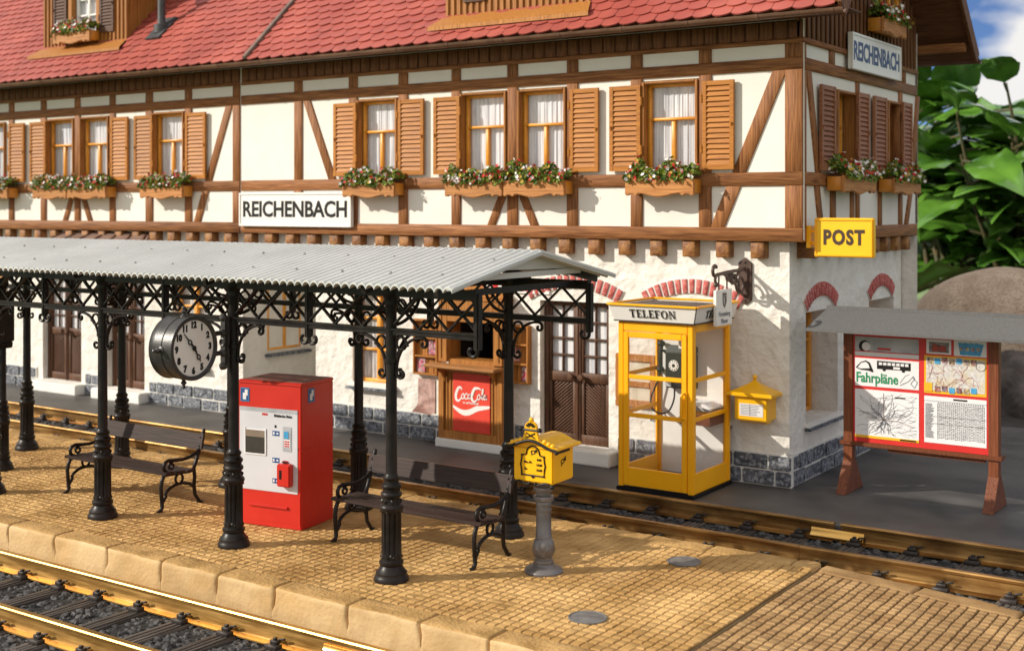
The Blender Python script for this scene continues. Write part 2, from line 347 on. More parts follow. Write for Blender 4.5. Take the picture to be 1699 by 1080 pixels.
# track beds
mb = MB(); mb.quad((-45,2.2,-.43), (14,2.2,-.43), (14,8.6,-.43), (-45,8.6,-.43)); tag(mb.build('near_track_bed', bed_m), kind='structure')
mb = MB(); mb.quad((-45,12.25,-.145), (14,12.25,-.145), (14,13.79,-.145), (-45,13.79,-.145)); tag(mb.build('far_track_bed', bed_m), kind='structure')
def gravel(nm, x0, x1, y0, y1, z, n, rmin, rmax, heap=None, s0=0):
    mb = MB()
    for i in range(n):
        x, y = R.uniform(x0, x1), R.uniform(y0, y1); r = R.uniform(rmin, rmax)
        q = (s0-x) % .63; q = min(q, .63-q)
        if q < .125 and R.random() < .975: continue
        zz = z + R.uniform(-.01, .03) + (heap(x, y) if heap else 0)
        mb.blob((x, y, zz), r, 1, .28, (1, R.uniform(.7,1), R.uniform(.55,.85)))
    tag(mb.build(nm, ballast_m, rep=False), kind='stuff')
gravel('ballast', -14.5, -3.0, 5.9, 8.5, -.455, 9500, .026, .055, None, -3.2)
gravel('ballast', -24, 2.5, 12.3, 13.75, -.172, 11000, .026, .055, None, 2.2)

# ------------------------------------------------------------------ railway tracks
def rail_profile(h):
    return [(-.075,0),(.075,0),(.075,.014),(.022,.030),(.016,.05),(.016,h-.045),(.036,h-.035),(.038,h-.012),(.030,h),(-.030,h),(-.038,h-.012),(-.036,h-.035),(-.016,h-.045),(-.016,.05),(-.022,.03),(-.075,.014)]
def rail(parent, x0, x1, y, z, h, mat, nm='rail'):
    mb = MB(); mb.prism(rail_profile(h), lambda u, v, d: (d, y+u, z+v), x0, x1)
    return mb.build(nm, mat, parent, smooth=35, rep=True)
def track(nm, label, y1, y2, zbase, rh, sleepers, mat, splits, slen):
    t = empty(nm, (0, 0, 0), 0, label, 'railway track', 'railway tracks beside the platform')
    for (y, xs) in splits:
        for a, b in xs: rail(t, a, b, y, zbase, rh, mat)
    ym = (y1+y2)/2
    for x in sleepers:
        mb = MB(); mb.box(-.115, .115, -slen/2, slen/2, -.11, 0)
        for k in (-.06, 0, .06):
            mb.box(k-.022, k+.022, -slen/2+.01, slen/2-.01, 0, .006+R.uniform(0,.006))
        s = mb.build('sleeper', sleeper_m, t, bevel=.008, segs=1); s.location = (x, ym, zbase-.004); s.rotation_euler = (0,0,R.uniform(-.02,.02))
        for yy in (y1-ym, y2-ym):
            mb = MB(); mb.box(-.07, .07, yy-.15, yy+.15, -.002, .006)
            for sg in (-1, 1):
                mb.box(-.075, .075, min(yy+sg*.07, yy+sg*.155), max(yy+sg*.07, yy+sg*.155), 0, .05)
                mb.box(-.045, .045, min(yy+sg*.05, yy+sg*.115), max(yy+sg*.05, yy+sg*.115), .05, .082)
                mb.box(-.018, .018, yy+sg*.085-.018, yy+sg*.085+.018, .082, .105)
                mb.bar((.04, yy+sg*.08, .09), (.11, yy+sg*.07, .10), .02, .02)
            mb.build('rail_chair', chair_m, s, bevel=.005, segs=1)
    return t
XJ = wx(1389, 13.62)
ft = track('railway_track', 'dull brass track running between the platform and the dark station pavement', 12.5, 13.62, -.125, .205,
      [2.2-.63*i for i in range(39)], brass_dull, [(12.5, [(-24, wx(1328,12.5)-.004), (wx(1328,12.5), 3)]), (13.62, [(-24, XJ-.03), (XJ+.05, 3)])], 1.7)
# folded rail joiner on the far rail
mb = MB(); a, b = wx(1341, 13.5), wx(1429, 13.5)
mb.prism([(0,0),(-.06,.0),(-.075,.02),(-.075,.035),(-.03,.075),(-.022,.115),(-.012,.115),(-.018,.07),(-.06,.03),(0,.012)], lambda u, v, d: (d, 13.615+u, -.112+v), a, b)
mb.build('rail_joiner', brass_bright, ft, bevel=.003)
ntk = track('railway_track', 'shiny brass track with dark sleepers in the foreground below the platform edge', 7.17, 8.30, -.405, .205,
      [-3.2-.63*i for i in range(20)], brass, [(7.17, [(-16, -2)]), (8.30, [(-16, wx(547, 8.3)), (wx(547,8.3)+.004, -2)])], 1.75)
mb = MB(); a, b = wx(528, 8.2), wx(592, 8.2)
mb.prism([(0,0),(-.06,.0),(-.08,.02),(-.08,.035),(-.035,.06),(-.022,.12),(-.012,.12),(-.018,.07),(-.06,.03),(0,.012)], lambda u, v, d: (d, 8.29+u, -.392+v), a, b)
mb.build('rail_joiner', brass_bright, ntk, bevel=.003)

# ------------------------------------------------------------------ platform of small setts, kerb stones, sloping end
XE = -4.62; PF, PB = 8.53, 12.30
def setts(x0, x1, y0, y1, zf, mat, jm, parent, seed, sx=.096, sy=.108):
    rr = random.Random(seed); nx, ny = int(round((x1-x0)/sx)), int(round((y1-y0)/sy))
    sx, sy = (x1-x0)/nx, (y1-y0)/ny
    ex = lambda i, y: x0+i*sx + .018*noise.noise(Vector((i*7.3, y*1.3, 1.7))) + .008*noise.noise(Vector((i*3.1, y*5.3, 8)))
    ey = [[y0+j*sy + .022*noise.noise(Vector((j*5.1, i*.33, 4.2))) for j in range(ny+1)] for i in range(nx+1)]
    mb = MB(); d = .015
    mb.cur = 1
    k = 12
    for i in range(k):       # joint bed under the setts
        a, b = x0+(x1-x0)*i/k, x0+(x1-x0)*(i+1)/k
        mb.quad((a,y0,zf(a)-d), (b,y0,zf(b)-d), (b,y1,zf(b)-d), (a,y1,zf(a)-d))
    mb.cur = 0
    for i in range(nx):
        for j in range(ny):
            ya, yb = ey[i][j], ey[i][j+1]; ya = max(ya, y0); yb = min(yb, y1)
            gx = .005+.004*rr.random()+.006*max(0, noise.noise(Vector((i*3.7, ya*.8, 2)))); gyy = .0006+.001*rr.random()
            if i % 7 == 3: gx += .005
            xa, xb = ex(i, ya)+gx, ex(i+1, ya)-.002; xc, xd = ex(i, yb)+gx, ex(i+1, yb)-.002
            xm = (xa+xb)/2; z = zf(xm)+rr.uniform(-.002, .002)+.006*noise.noise(Vector((xm*1.5, ya*1.5, 0))); tx, ty = rr.uniform(-.0022,.0022), rr.uniform(-.0022,.0022)
            ya += gyy; yb -= gyy
            q = .006
            lo = [(xa,ya,z-d-.004),(xb,ya,z-d-.004),(xd,yb,z-d-.004),(xc,yb,z-d-.004)]
            mi = [(xa,ya,z-.009),(xb,ya,z-.009),(xd,yb,z-.004),(xc,yb,z-.004)]
            qf = .012+.008*rr.random()
            to = [(xa+q,ya+qf,z-tx-ty+.002),(xb-q,ya+qf,z+tx-ty+.002),(xd-q,yb-q,z+tx+ty-.001),(xc+q,yb-q,z-tx+ty-.001)]
            mb.add(lo+mi+to, [(8,9,10,11)]+[f for k2 in range(4) for f in ((k2,(k2+1)%4,4+(k2+1)%4,4+k2),(4+k2,4+(k2+1)%4,8+(k2+1)%4,8+k2))])
    return mb.build('paving', [mat, jm], parent, smooth=40)
def kerb_row(xs, y0, y1, zf, depth, mat, parent, seed):
    rr = random.Random(seed)
    for a, b in zip(xs[:-1], xs[1:]):
        nx, nz = 26, 5
        g = .009; xa, xb = a+g, b-g; mb = MB()
        # rounded block: rows round the cross-section (front bottom -> top front -> top back)
        front = y0 < (PF+PB)/2; yo, yi = (y0, y1) if front else (y1, y0); s = 1 if front else -1
        sec = [(0, -depth), (0, -depth*.75), (0, -depth*.55), (0, -depth*.40), (0.001, -depth*.25), (.003, -.05), (.006, -.022), (.016, -.005), (.035, .001), (.08, .003), (.14, .003), (.2, .003), (abs(yi-yo)-.012, .002), (abs(yi-yo), -.012), (abs(yi-yo), -.05)]
        vs = []
        for i in range(nx+1):
            t = i/nx; t = .5-.5*math.cos(PI*t)*(.75+.25*abs(math.cos(PI*t))); x = xa+(xb-xa)*t; e = min(t, 1-t)*(xb-xa); rd = max(0, 1-e/.022)
            for k2, (u, v) in enumerate(sec):
                p = Vector((x*2.2, u*4+seed, v*4))
                du = .020*noise.noise(p*1.2)+.008*noise.noise(p*4); dv = .012*noise.noise(p*1.5+Vector((9,1,2)))
                if k2 in (0, len(sec)-1): dv = 0
                du += .007*noise.noise(p*11); dv += .005*noise.noise(p*9+Vector((4,4,4)))*(k2 > 4)
                shrink = rd*rd*.018
                open_ = 1 if v > -.17 else 0; xo = (0 if open_ else (-g if t < .5 else g)*rd)
                vs.append((x+xo+.03*noise.noise(Vector((round(a if t<.5 else b,2)*9, v*6, u*4)))*(1 if i in (0,nx) or rd > 0 else 0), yo+s*(u+abs(du)*(1 if k2 < 10 else 0)+(shrink*open_ if k2 < 8 else 0)), zf(x)+v+dv-(shrink if k2 > 6 else 0)))
        m = len(sec); fs = []
        for i in range(nx):
            for k2 in range(m-1):
                f = (i*m+k2, (i+1)*m+k2, (i+1)*m+k2+1, i*m+k2+1); fs.append(f if front else f[::-1])
        fs += [tuple(range(m)), tuple(nx*m+k2 for k2 in range(m-1, -1, -1))]
        mb.add(vs, fs); tp_ = kerb_top if mat is kerb_m else mat
        mb.m = [1 if (n_ % (m-1) >= 7 and n_ < nx*(m-1)) else 0 for n_ in range(len(mb.f))]; mb.build('edge_stone', [mat, tp_], parent, smooth=45)
pl = MB(); pl.box(-22, XE, PF+.06, PB-.06, -.42, -.03); platform = tag(pl.build('platform', kerb_m), kind='structure')
flat = lambda x: 0.0
xs = [-22+.84*i for i in range(21)]; xs = [x for x in xs if x < XE-.5]+[XE]
kx = [x+R.uniform(-.06,.06) for x in xs[:-1]]+[XE]
setts(-20, XE, PF+.30, PB-.30, flat, sett_m, joint_m, platform, 3)
kerb_row(kx, PF, PF+.30, flat, .42, kerb_m, platform, 5)
kerb_row([x+.3 for x in kx[:-1]]+[XE], PB-.30, PB, flat, .14, kerb_m, platform, 8)
for px, py in ((1135, 932), (975, 1025)):
    pass
rz = lambda x: -.012-.062*(x-XE)
X2 = 1.2
rp = MB(); n = 6
for i in range(n):
    a, b = XE+.03+(X2-XE)*i/n, XE+.03+(X2-XE)*(i+1)/n
    rp.box(a, b, PF+.06, PB-.06, -.44, rz(b)-.03)
ramp = tag(rp.build('platform_ramp', ramp_joint), kind='structure')
setts(XE+.035, X2, PF+.28, PB-.28, rz, ramp_m, ramp_joint, ramp, 9, .092, .1)
kx = [XE+.035+.95*i for i in range(7)]
kerb_row(kx, PF, PF+.28, rz, .3, ramp_m, ramp, 12)
kerb_row(kx, PB-.28, PB, rz, .14, ramp_m, ramp, 15)
for k, (px, py) in enumerate(((1135, 932), (975, 1025))):
    b_ = _r(px)[1]; d = F*HC/(py-HY); a_ = _r(px)[0]
    mb = MB(); mb.lathe([(.165,-.01),(.172,.004),(.172,.012),(.160,.016),(.152,.010),(.148,.012),(0.0001,.013)], 40)
    o = mb.build('manhole_cover', cover_m, smooth=30); o.location = (d*a_, d*b_, 0)
    tag(o, ['round grey manhole cover nearest the dark grey mailbox pillar foot, towards the far track', 'round grey manhole cover nearest the foreground platform edge'][k], 'manhole cover', 'manhole covers in the platform paving')
# ------------------------------------------------------------------ station building
YU, YL, YP = 15.10, 15.29, 15.24          # upper timber face, lower plaster, plinth face
XU, XL, XP = -5.945, -6.19, -6.15         # gable faces
XLEFT = -26.0; YB = 19.9
Z = dict(b0=3.147, b1=3.322, s0=3.857, s1=4.032, t0=5.322, t1=5.475, p1=5.652, f1=5.90)
BL = empty('station_building', (-15, 17.5, 0), 0, 'half-timbered station building with red tiled roof, brown shutters and white plaster ground floor', 'station building')
def bb(mb, nm, mat, par=BL, **k): return mb.build(nm, mat, par, world=True, **k)
fr_y = lambda Y: (lambda u, v, d: (u, Y+d, v))     # facade frame: u=x, v=z, depth inwards
fr_x = lambda X: (lambda u, v, d: (X-d, u, v))     # gable frame: u=y, v=z
def holed(mb, a0, a1, z0, z1, holes, fr, depth):
    xs = sorted({a0, a1, *[h[0] for h in holes], *[h[1] for h in holes]}); zs = sorted({z0, z1, *[h[2] for h in holes], *[h[3] for h in holes]})
    for i in range(len(xs)-1):
        for j in range(len(zs)-1):
            cx, cz = (xs[i]+xs[i+1])/2, (zs[j]+zs[j+1])/2
            if any(h[0] < cx < h[1] and h[2] < cz < h[3] for h in holes): continue
            mb.quad(fr(xs[i],zs[j],0), fr(xs[i+1],zs[j],0), fr(xs[i+1],zs[j+1],0), fr(xs[i],zs[j+1],0))
    for h in holes:
        x0, x1, q0, q1 = h[:4]; dp = h[4] if len(h) > 4 else depth
        mb.quad(fr(x0,q0,0), fr(x0,q1,0), fr(x0,q1,dp), fr(x0,q0,dp)); mb.quad(fr(x1,q0,0), fr(x1,q0,dp), fr(x1,q1,dp), fr(x1,q1,0))
        mb.quad(fr(x0,q1,0), fr(x1,q1,0), fr(x1,q1,dp), fr(x0,q1,dp)); mb.quad(fr(x0,q0,0), fr(x0,q0,dp), fr(x1,q0,dp), fr(x1,q0,0))
FY, FX = fr_y(YU), fr_x(XU)
# upper windows: (left, right) of the opening on the facade
UW = [(592,660),(763,841),(858,940),(1065,1159),(252,306),(75.5,123),(132,181),(-42,9)]
up = [(wx(a,YU), wx(b,YU)) for a, b in UW]
W0, W1 = Z['s1'], Z['t0']-.035
UPY = YU+.028
mb = MB(); holed(mb, XLEFT, XU+.02, Z['b0']+.02, Z['f1']+.06, [(a,b,W0-.02,W1) for a,b in up], fr_y(UPY), .16)
bb(mb, 'wall', panel_plaster)
def dseg(x0, x1, z0, z1, Y0, Y1, nm, mat, bev=.006, par=BL):
    m = MB(); m.box(x0, x1, Y0, Y1, z0, z1); return bb(m, nm, mat, par, bevel=bev, segs=1)
JX0, JX1 = wx(397, YU), wx(399.5, YU)     # joint between the two building halves
TB = YU+.10
for a, b in ((XLEFT, JX0), (JX1, XU)):
    dseg(a, b, Z['b0'], Z['b1'], YU, TB, 'beam', tim['x']); dseg(a, b, Z['s0'], Z['s1'], YU, TB, 'beam', tim['x'])
    dseg(a, b, Z['t0'], Z['t1'], YU, TB, 'beam', tim['x']); dseg(a, b, Z['p1'], Z['p1']+.06, YU, TB, 'beam', tim['x'])
posts_full = [(487.5,500.5),(578,592),(660.5,675.5),(748.5,763),(841,858),(940,958),(1046,1065),(1159,1179.5),(1302,1331),(399.5,400.8),
              (14,22),(67,75.5),(123,132),(181,190),(241,252),(306,317),(385.6,397)]
posts_full = [p for p in posts_full if p[1]-p[0] > 2] + [(-55,-46)]
for a, b in posts_full:
    x0, x1 = wx(a,YU), wx(b,YU)
    for z0, z1 in ((Z['b1'],Z['s0']),(Z['s1'],Z['t0']),(Z['t1'],Z['p1'])): dseg(x0, x1, z0, z1, YU, TB, 'post', tim['z'])
def brace(x0, z0, x1, z1, w, Y=YU, fr=None, par=BL, nm='brace'):
    # slanted timber cut level at both ends
    f = fr or fr_y(Y+.004); m = MB(); m.prism([(x0-w/2,z0),(x0+w/2,z0),(x1+w/2,z1),(x1-w/2,z1)], f, 0, .09); return bb(m, nm, tim['z'], par, bevel=.006, segs=1, rep=True)
brace(wx(550,YU), Z['s1'], wx(508,YU), Z['t0'], .16)
xt, xb_ = wx(1293,YU), wx(1189.5,YU); zs_ = (Z['s0']-Z['b1'])/(Z['t0']-Z['b1'])
xm0 = xb_+(xt-xb_)*zs_; xm1 = xb_+(xt-xb_)*((Z['s1']-Z['b1'])/(Z['t0']-Z['b1']))
brace(xb_, Z['b1'], xm0, Z['s0'], .2); brace(xm1, Z['s1'], xt, Z['t0'], .19)
xt, xb_ = wx(379,YU), wx(326,YU); xm0 = xb_+(xt-xb_)*zs_; xm1 = xb_+(xt-xb_)*((Z['s1']-Z['b1'])/(Z['t0']-Z['b1']))
brace(xb_, Z['b1'], xm0, Z['s0'], .17); brace(xm1, Z['s1'], xt, Z['t0'], .16)
for cx in ((841+858)/2, 127.5):
    c = wx(cx, YU)
    for s in (-1, 1): brace(c+s*.38, Z['b1'], c+s*.13, Z['s0'], .14)
# shingle strip under the eaves
for a, b in ((XLEFT, JX0), (JX1, XU)):
    m = MB(); n = int((b-a)/.19); st = (b-a)/n
    for i in range(n):
        x = a+i*st; m.prism([(x+.012,5.93),(x+.012,5.735),(x+.04,5.715),(x+st-.04,5.715),(x+st-.012,5.735),(x+st-.012,5.93)], fr_y(YU+.0), 0, .03)
    bb(m, 'shingle_strip', board_brown, bevel=.004, segs=1, rep=True)
    dseg(a, b, 5.712, 5.95, YU+.02, TB, 'fascia', board_dark)
m = MB(); m.box(XLEFT, XU+.75, 14.50, YU+.02, 5.955, 5.972); bb(m, 'soffit', board_dark)

def shutter(fr, u0, u1, z0, z1, mat, side, par=BL):
    # louvred shutter standing just off the wall; side = hinge side (-1 low u, +1 high u)
    m = MB(); d0, d1 = -.055, -.012; st = .055
    P = lambda a, b, c, d, e, f: m.prism([(a,c),(b,c),(b,d),(a,d)], fr, e, f)
    P(u0, u0+st, z0, z1, d0, d1); P(u1-st, u1, z0, z1, d0, d1)
    P(u0+st, u1-st, z0, z0+.07, d0+.004, d1); P(u0+st, u1-st, z1-.06, z1, d0+.004, d1)
    n = 15; h = (z1-z0-.13)/n
    for i in range(n):
        zz = z0+.07+i*h
        vs = [fr(u0+st,zz,d0+.002), fr(u1-st,zz,d0+.002), fr(u1-st,zz+h*1.0,d1-.012), fr(u0+st,zz+h*1.0,d1-.012), fr(u0+st,zz,d1-.004), fr(u1-st,zz,d1-.004)]
        m.add(vs, [(0,1,2,3),(0,4,5,1)])
    P(u0+st, u1-st, z0+.05, z1-.05, d1-.003, d1)
    o = bb(m, 'shutter', mat, par, rep=True)
    hu = u1+.012 if side > 0 else u0-.012
    for zz in (z0+.22, z1-.28):
        k = MB(); k.tube([fr(hu,zz,-.05), fr(hu,zz+.10,-.05)], .02, 8); k.tube([fr(hu,zz+.10,-.05), fr(hu,zz+.125,-.05)], .012, 6); bb(k, 'hinge', mat, o, smooth=40)
    k = MB(); uu = u0+st/2 if side > 0 else u1-st/2
    k.tube([fr(uu,(z0+z1)/2-.02,d0), fr(uu,(z0+z1)/2+.03,d0-.014)], .011, 6); bb(k, 'catch', mat, o, smooth=40)
def window(fr, u0, u1, z0, z1, fm, cm, rec, casing=None, style='T', par=BL, cw=.05, proud=.02):
    # sash set back by rec; T: transom at 62% and one mullion below; G: full mullion and two transoms
    m = MB(); P = lambda a, b, c, d, e, f: m.prism([(a,c),(b,c),(b,d),(a,d)], fr, e, f)
    q = .055
    P(u0, u0+q, z0, z1, rec-.02, rec+.05); P(u1-q, u1, z0, z1, rec-.02, rec+.05); P(u0+q, u1-q, z0, z0+q, rec-.02, rec+.05); P(u0+q, u1-q, z1-q, z1, rec-.02, rec+.05)
    um = (u0+u1)/2
    if style == 'T':
        zt = z0+(z1-z0)*.60
        P(u0+q, u1-q, zt-.018, zt+.022, rec-.035, rec+.04); P(um-.03, um+.03, z0+q, zt-.018, rec-.012, rec+.04)
    elif style == 'G':
        P(um-.04, um+.04, z0+q, z1-q, rec-.03, rec+.04)
        for t in (.36, .70): P(u0+q, um-.04, z0+(z1-z0)*t-.02, z0+(z1-z0)*t+.02, rec-.01, rec+.04); P(um+.04, u1-q, z0+(z1-z0)*t-.02, z0+(z1-z0)*t+.02, rec-.01, rec+.04)
    elif style == 'X':
        P(um-.025, um+.025, z0+q, z1-q, rec-.012, rec+.04)
        for t in (.36, .68): P(u0+q, um-.025, z0+(z1-z0)*t-.018, z0+(z1-z0)*t+.018, rec-.01, rec+.04); P(um+.025, u1-q, z0+(z1-z0)*t-.018, z0+(z1-z0)*t+.018, rec-.01, rec+.04)
    o = bb(m, 'window', fm, par, bevel=.006, segs=1, rep=True)
    k = MB(); k.quad(fr(u0+q*.5,z0+q*.5,rec+.022), fr(u1-q*.5,z0+q*.5,rec+.022), fr(u1-q*.5,z1-q*.5,rec+.022), fr(u0+q*.5,z1-q*.5,rec+.022)); bb(k, 'pane', glass, o)
    k = MB(); n = 48      # gathered curtain, parted a little at the middle
    for s in range(n):
        a, b = u0+(u1-u0)*s/n, u0+(u1-u0)*(s+1)/n
        w_ = lambda u: rec+.06+.006*math.sin(u*68+math.sin(u*13)*2)+.004*math.sin(u*151)
        k.quad(fr(a,z0,w_(a)), fr(b,z0,w_(b)), fr(b,z1,w_(b)), fr(a,z1,w_(a)))
    bb(k, 'curtain', cm, o, smooth=80)
    if casing:
        k = MB(); P2 = lambda a, b, c, d, e, f: k.prism([(a,c),(b,c),(b,d),(a,d)], fr, e, f)
        P2(u0-cw, u0+.012, z0, z1+cw*.6, -proud, rec-.03); P2(u1-.012, u1+cw, z0, z1+cw*.6, -proud, rec-.03); P2(u0+.012, u1-.012, z1-.012, z1+cw*.6, -proud, rec-.03)
        bb(k, 'casing', casing, o, bevel=.008, segs=2, rep=True)
    return o
for a, b in up: window(FY, a+.035, b-.035, W0, W1-.03, frame_wood, curtain, .115, casing_wood, 'T', cw=.03, proud=.025)
SH = [(553,590,1),(660,702,-1),(719,762,1),(945,992,-1),(1011,1062,1),(1165,1217,-1),(222,252,1),(307,340,-1),(49,75,1),(183,211,-1),(14,39,-1)]
for a, b, s in SH: shutter(FY, wx(a,YU-.05), wx(b,YU-.05), 4.075, 5.235, shut_wood, s)

# ---- gable upper storey
gwin = [(gy(1388,XU), gy(1423,XU)), (gy(1472.5,XU), gy(1498,XU))]
mb = MB(); holed(mb, YU-.0, YB, Z['b0']+.02, Z['p1']+.05, [(a,b,W0-.02,W1-.12) for a,b in gwin], fr_x(XU-.028), .22); bb(mb, 'gable_wall', panel_plaster)
def gseg(y0, y1, z0, z1, nm, mat, e0=0, e1=.10, bev=.006, par=BL):
    m = MB(); m.prism([(y0,z0),(y1,z0),(y1,z1),(y0,z1)], FX, e0, e1); return bb(m, nm, mat, par, bevel=bev, segs=1, rep=True)
GY0 = YU+.012
for k, (a, b) in enumerate((('b0','b1'),('s0','s1'),('t0','t1'))): gseg(GY0, YB, Z[a], Z[b], 'beam', tim['y'], e0=-.004)
gseg(GY0, YB, Z['p1'], Z['p1']+.07, 'beam', tim['y'], e0=-.02)
for a, b, lv in ((1333,1338.5,'abc'),(1378,1386,'c'),(1422,1427,'abc'),(1380,1387.5,'a'),(1413,1418,'a'),(1459,1464,'a'),(1493,1498,'abc'),(1523,1529,'abc'),(1499.5,1503.5,'c'),(1465.5,1470,'c')):
    y0, y1 = gy(a,XU), gy(b,XU); y1 = min(max(y1, y0+.11), YB)
    if 'a' in lv: gseg(y0, y1, Z['b1'], Z['s0'], 'post', tim['z'])
    if 'b' in lv: gseg(y0, y1, Z['s1'], Z['t0'], 'post', tim['z'])
    if 'c' in lv: gseg(y0, y1, Z['t1'], Z['p1'], 'post', tim['z'])
gf = fr_x(XU+.002)
brace(gy(1359,XU), Z['s1'], gy(1343,XU), Z['t0'], .15, fr=gf); brace(gy(1364,XU), Z['b1'], gy(1357,XU), Z['s0'], .15, fr=gf)
brace(gy(1515,XU), Z['s1'], gy(1524,XU), Z['t0'], .15, fr=gf); brace(gy(1505,XU), Z['b1'], gy(1513,XU), Z['s0'], .15, fr=gf)
for a, b in gwin: window(FX, a+.03, b-.03, W0, W1-.15, frame_wood, curtain, .22, casing_wood, 'T', cw=.035, proud=.025)
for a, b, s in ((1364,1387,1),(1425,1443,-1),(1452,1472,1),(1499,1514,-1)): shutter(FX, gy(a,XU+.05), gy(b,XU+.05), 4.055, 5.17, shut_gable, s)
# board-clad gable triangle
ZR0 = 5.95; YE = 14.45; PIT = .966
roof_z = lambda y: ZR0+(y-YE)*PIT
YA = (YU+YB)/2; m = MB()
zt = lambda y: roof_z(y if y < YA else 2*YA-y)-.12
ny = int((YB-YU)/.165); st = (YB-YU)/ny
for i in range(ny):
    a, b = YU+i*st, YU+(i+1)*st
    m.prism([(a,5.72),(b-.0,5.72),(b,zt(b)),(a,zt(a))], fr_x(XU-.03), 0, .04)
    c = (a+b)/2; m.prism([(c-.045,5.70),(c+.045,5.70),(c+.045,zt(c)),(c-.045,zt(c))], fr_x(XU-.002), -.0, .026)
bb(m, 'gable_boarding', board_brown, bevel=.005, segs=1, rep=True)
# joists carrying the storey on gable and front
jx = [wx(p,YL-.12) for p in (987,1034,1088,1142,1199,1258)]; j = jx[-1]; sp = (jx[-1]-jx[0])/5
while j > XLEFT:
    m = MB(); m.box(j-.095, j+.095, YU+.035, YL+.1, 2.925, Z['b0']-.002); bb(m, 'joist_end', joist_wood, bevel=.012, segs=1); j -= sp
for i in range(9):
    y = YL+.35+i*.49
    m = MB(); m.box(XL-.1, XU-.03, y-.1, y+.1, 2.925, Z['b0']-.002); bb(m, 'joist_end', joist_wood, bevel=.012, segs=1)
m = MB(); m.box(XLEFT, XU-.03, YU+.03, YB, Z['b0']-.001, Z['b0']+.02); bb(m, 'overhang_floor', board_dark)

# ---- ground floor
D1 = (wx(71,YL), wx(135,YL)); D2 = (wx(178,YL), wx(240,YL)); D3 = (wx(896,YL), wx(1010,YL))
doors = [D1, D2, D3]; ZD0, ZD1 = .2, 2.24
low = [(wx(596,15.45), wx(655,YL)), (wx(1092,YL), wx(1208,YL)), (-23.75, -22.86), (wx(286,YL), wx(345,YL))]
NI = (wx(403,YL), wx(524,YL))
KX = (wx(727,15.0), wx(833,15.0))
holes = [(a,b,ZD0,ZD1,.16) for a,b in doors]+[(a,b,.78,2.24,.18) for a,b in low]+[(NI[0],NI[1],.0,2.78,2.1)]+[(KX[0]+.16, KX[1]-.16, 1.3, 1.9, .02)]
m = MB(); holed(m, XLEFT, XL, .0, Z['b0']+.02, holes, fr_y(YL), .2)
m.quad((NI[0],YL+2.1,0),(NI[1],YL+2.1,0),(NI[1],YL+2.1,3),(NI[0],YL+2.1,3))
bb(m, 'ground_floor_wall', plaster)
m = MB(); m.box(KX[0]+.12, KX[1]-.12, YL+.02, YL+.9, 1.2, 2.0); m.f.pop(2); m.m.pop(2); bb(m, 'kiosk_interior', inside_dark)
gl = [(gy(1337,XL), gy(1390,XL)), (gy(1442,XL), gy(1483,XL))]
m = MB(); holed(m, YL, YB-.02, 0, Z['b0']+.02, [(a,b,.74,2.20) for a,b in gl], fr_x(XL), .42); bb(m, 'ground_floor_gable', plaster)
m = MB(); m.quad((XLEFT,YB,0),(XU,YB,0),(XU,YB,6.3),(XLEFT,YB,6.3)); m.quad((XLEFT,YU,0),(XLEFT,YB,0),(XLEFT,YB,6.6),(XLEFT,YU,6.6)); bb(m, 'rear_wall', plaster)
for k, (a, b) in enumerate(low): window(fr_y(YL), a, b, .78, 2.24, lowframe, lace, .16, None, 'G')
for a, b in gl: window(fr_x(XL), a, b, .74, 2.20, lowframe, lace, .40, None, 'X')
# window on the side wall of the entrance niche
window(lambda u, v, d: (NI[0]+.012-d, u, v), gy(443,NI[0]), gy(499,NI[0]), 1.05, 2.3, lowframe, lace, .03, None, 'G')
def sill(x0, x1, z, Y, mat=None):
    m = MB(); m.box(x0, x1, Y-.10, Y+.14, z-.055, z); bb(m, 'sill', step_stone, bevel=.008); m = MB(); m.box(x0-.01, x1+.01, Y-.12, Y, z-.095, z-.057); bb(m, 'sill', stone_dark, bevel=.006)
for a, b in (low[0], low[1], low[3]): sill(a-.05, b+.05, .775, YL)
for a, b in gl:
    m = MB(); m.box(XL-.4, XL+.07, a-.04, b+.04, .69, .735); bb(m, 'sill', step_stone, bevel=.008); m = MB(); m.box(XL, XL+.09, a-.05, b+.05, .65, .688); bb(m, 'sill', stone_dark, bevel=.006)
m = MB(); m.box(NI[0]-.01, NI[0]+.12, gy(443,NI[0])-.05, gy(510,NI[0]), .95, 1.0); bb(m, 'sill', stone_dark, bevel=.006)
# brick arches
def arch(fr, u0, u1, zs, par=BL, pad=.16):
    c = (u0+u1)/2; half = (u1-u0)/2+pad; rise = .19; Rr = (half*half+rise*rise)/(2*rise); zc = zs+rise-Rr; th = math.asin(half/Rr); n = 15
    back = MB(); m = MB(); r0, r1 = Rr, Rr+.2
    pol = [(c+r0*math.sin(-th+2*th*i/20), zc+r0*math.cos(-th+2*th*i/20)) for i in range(21)]+[(c+r1*math.sin(th-2*th*i/20), zc+r1*math.cos(th-2*th*i/20)) for i in range(21)]
    back.prism(pol, fr, -.016, .0)
    o = bb(back, 'brick_arch', mortar, par, rep=True)
    for i in range(n):
        a, b = -th+2*th*(i+.16)/n, -th+2*th*(i+.84)/n
        m.prism([(c+(r0+.006)*math.sin(a), zc+(r0+.006)*math.cos(a)), (c+(r0+.006)*math.sin(b), zc+(r0+.006)*math.cos(b)), (c+(r1-.006)*math.sin(b), zc+(r1-.006)*math.cos(b)), (c+(r1-.006)*math.sin(a), zc+(r1-.006)*math.cos(a))], fr, -.034+R.uniform(-.006,.006), -.012)
    bb(m, 'brick', brick, o, bevel=.006, segs=1, rep=True)
for a, b in doors+[low[0], low[1], low[3]]: arch(fr_y(YL), a, b, 2.24)
for a, b in gl: arch(fr_x(XL), a+.02, b-.16, 2.20, BL, .02)
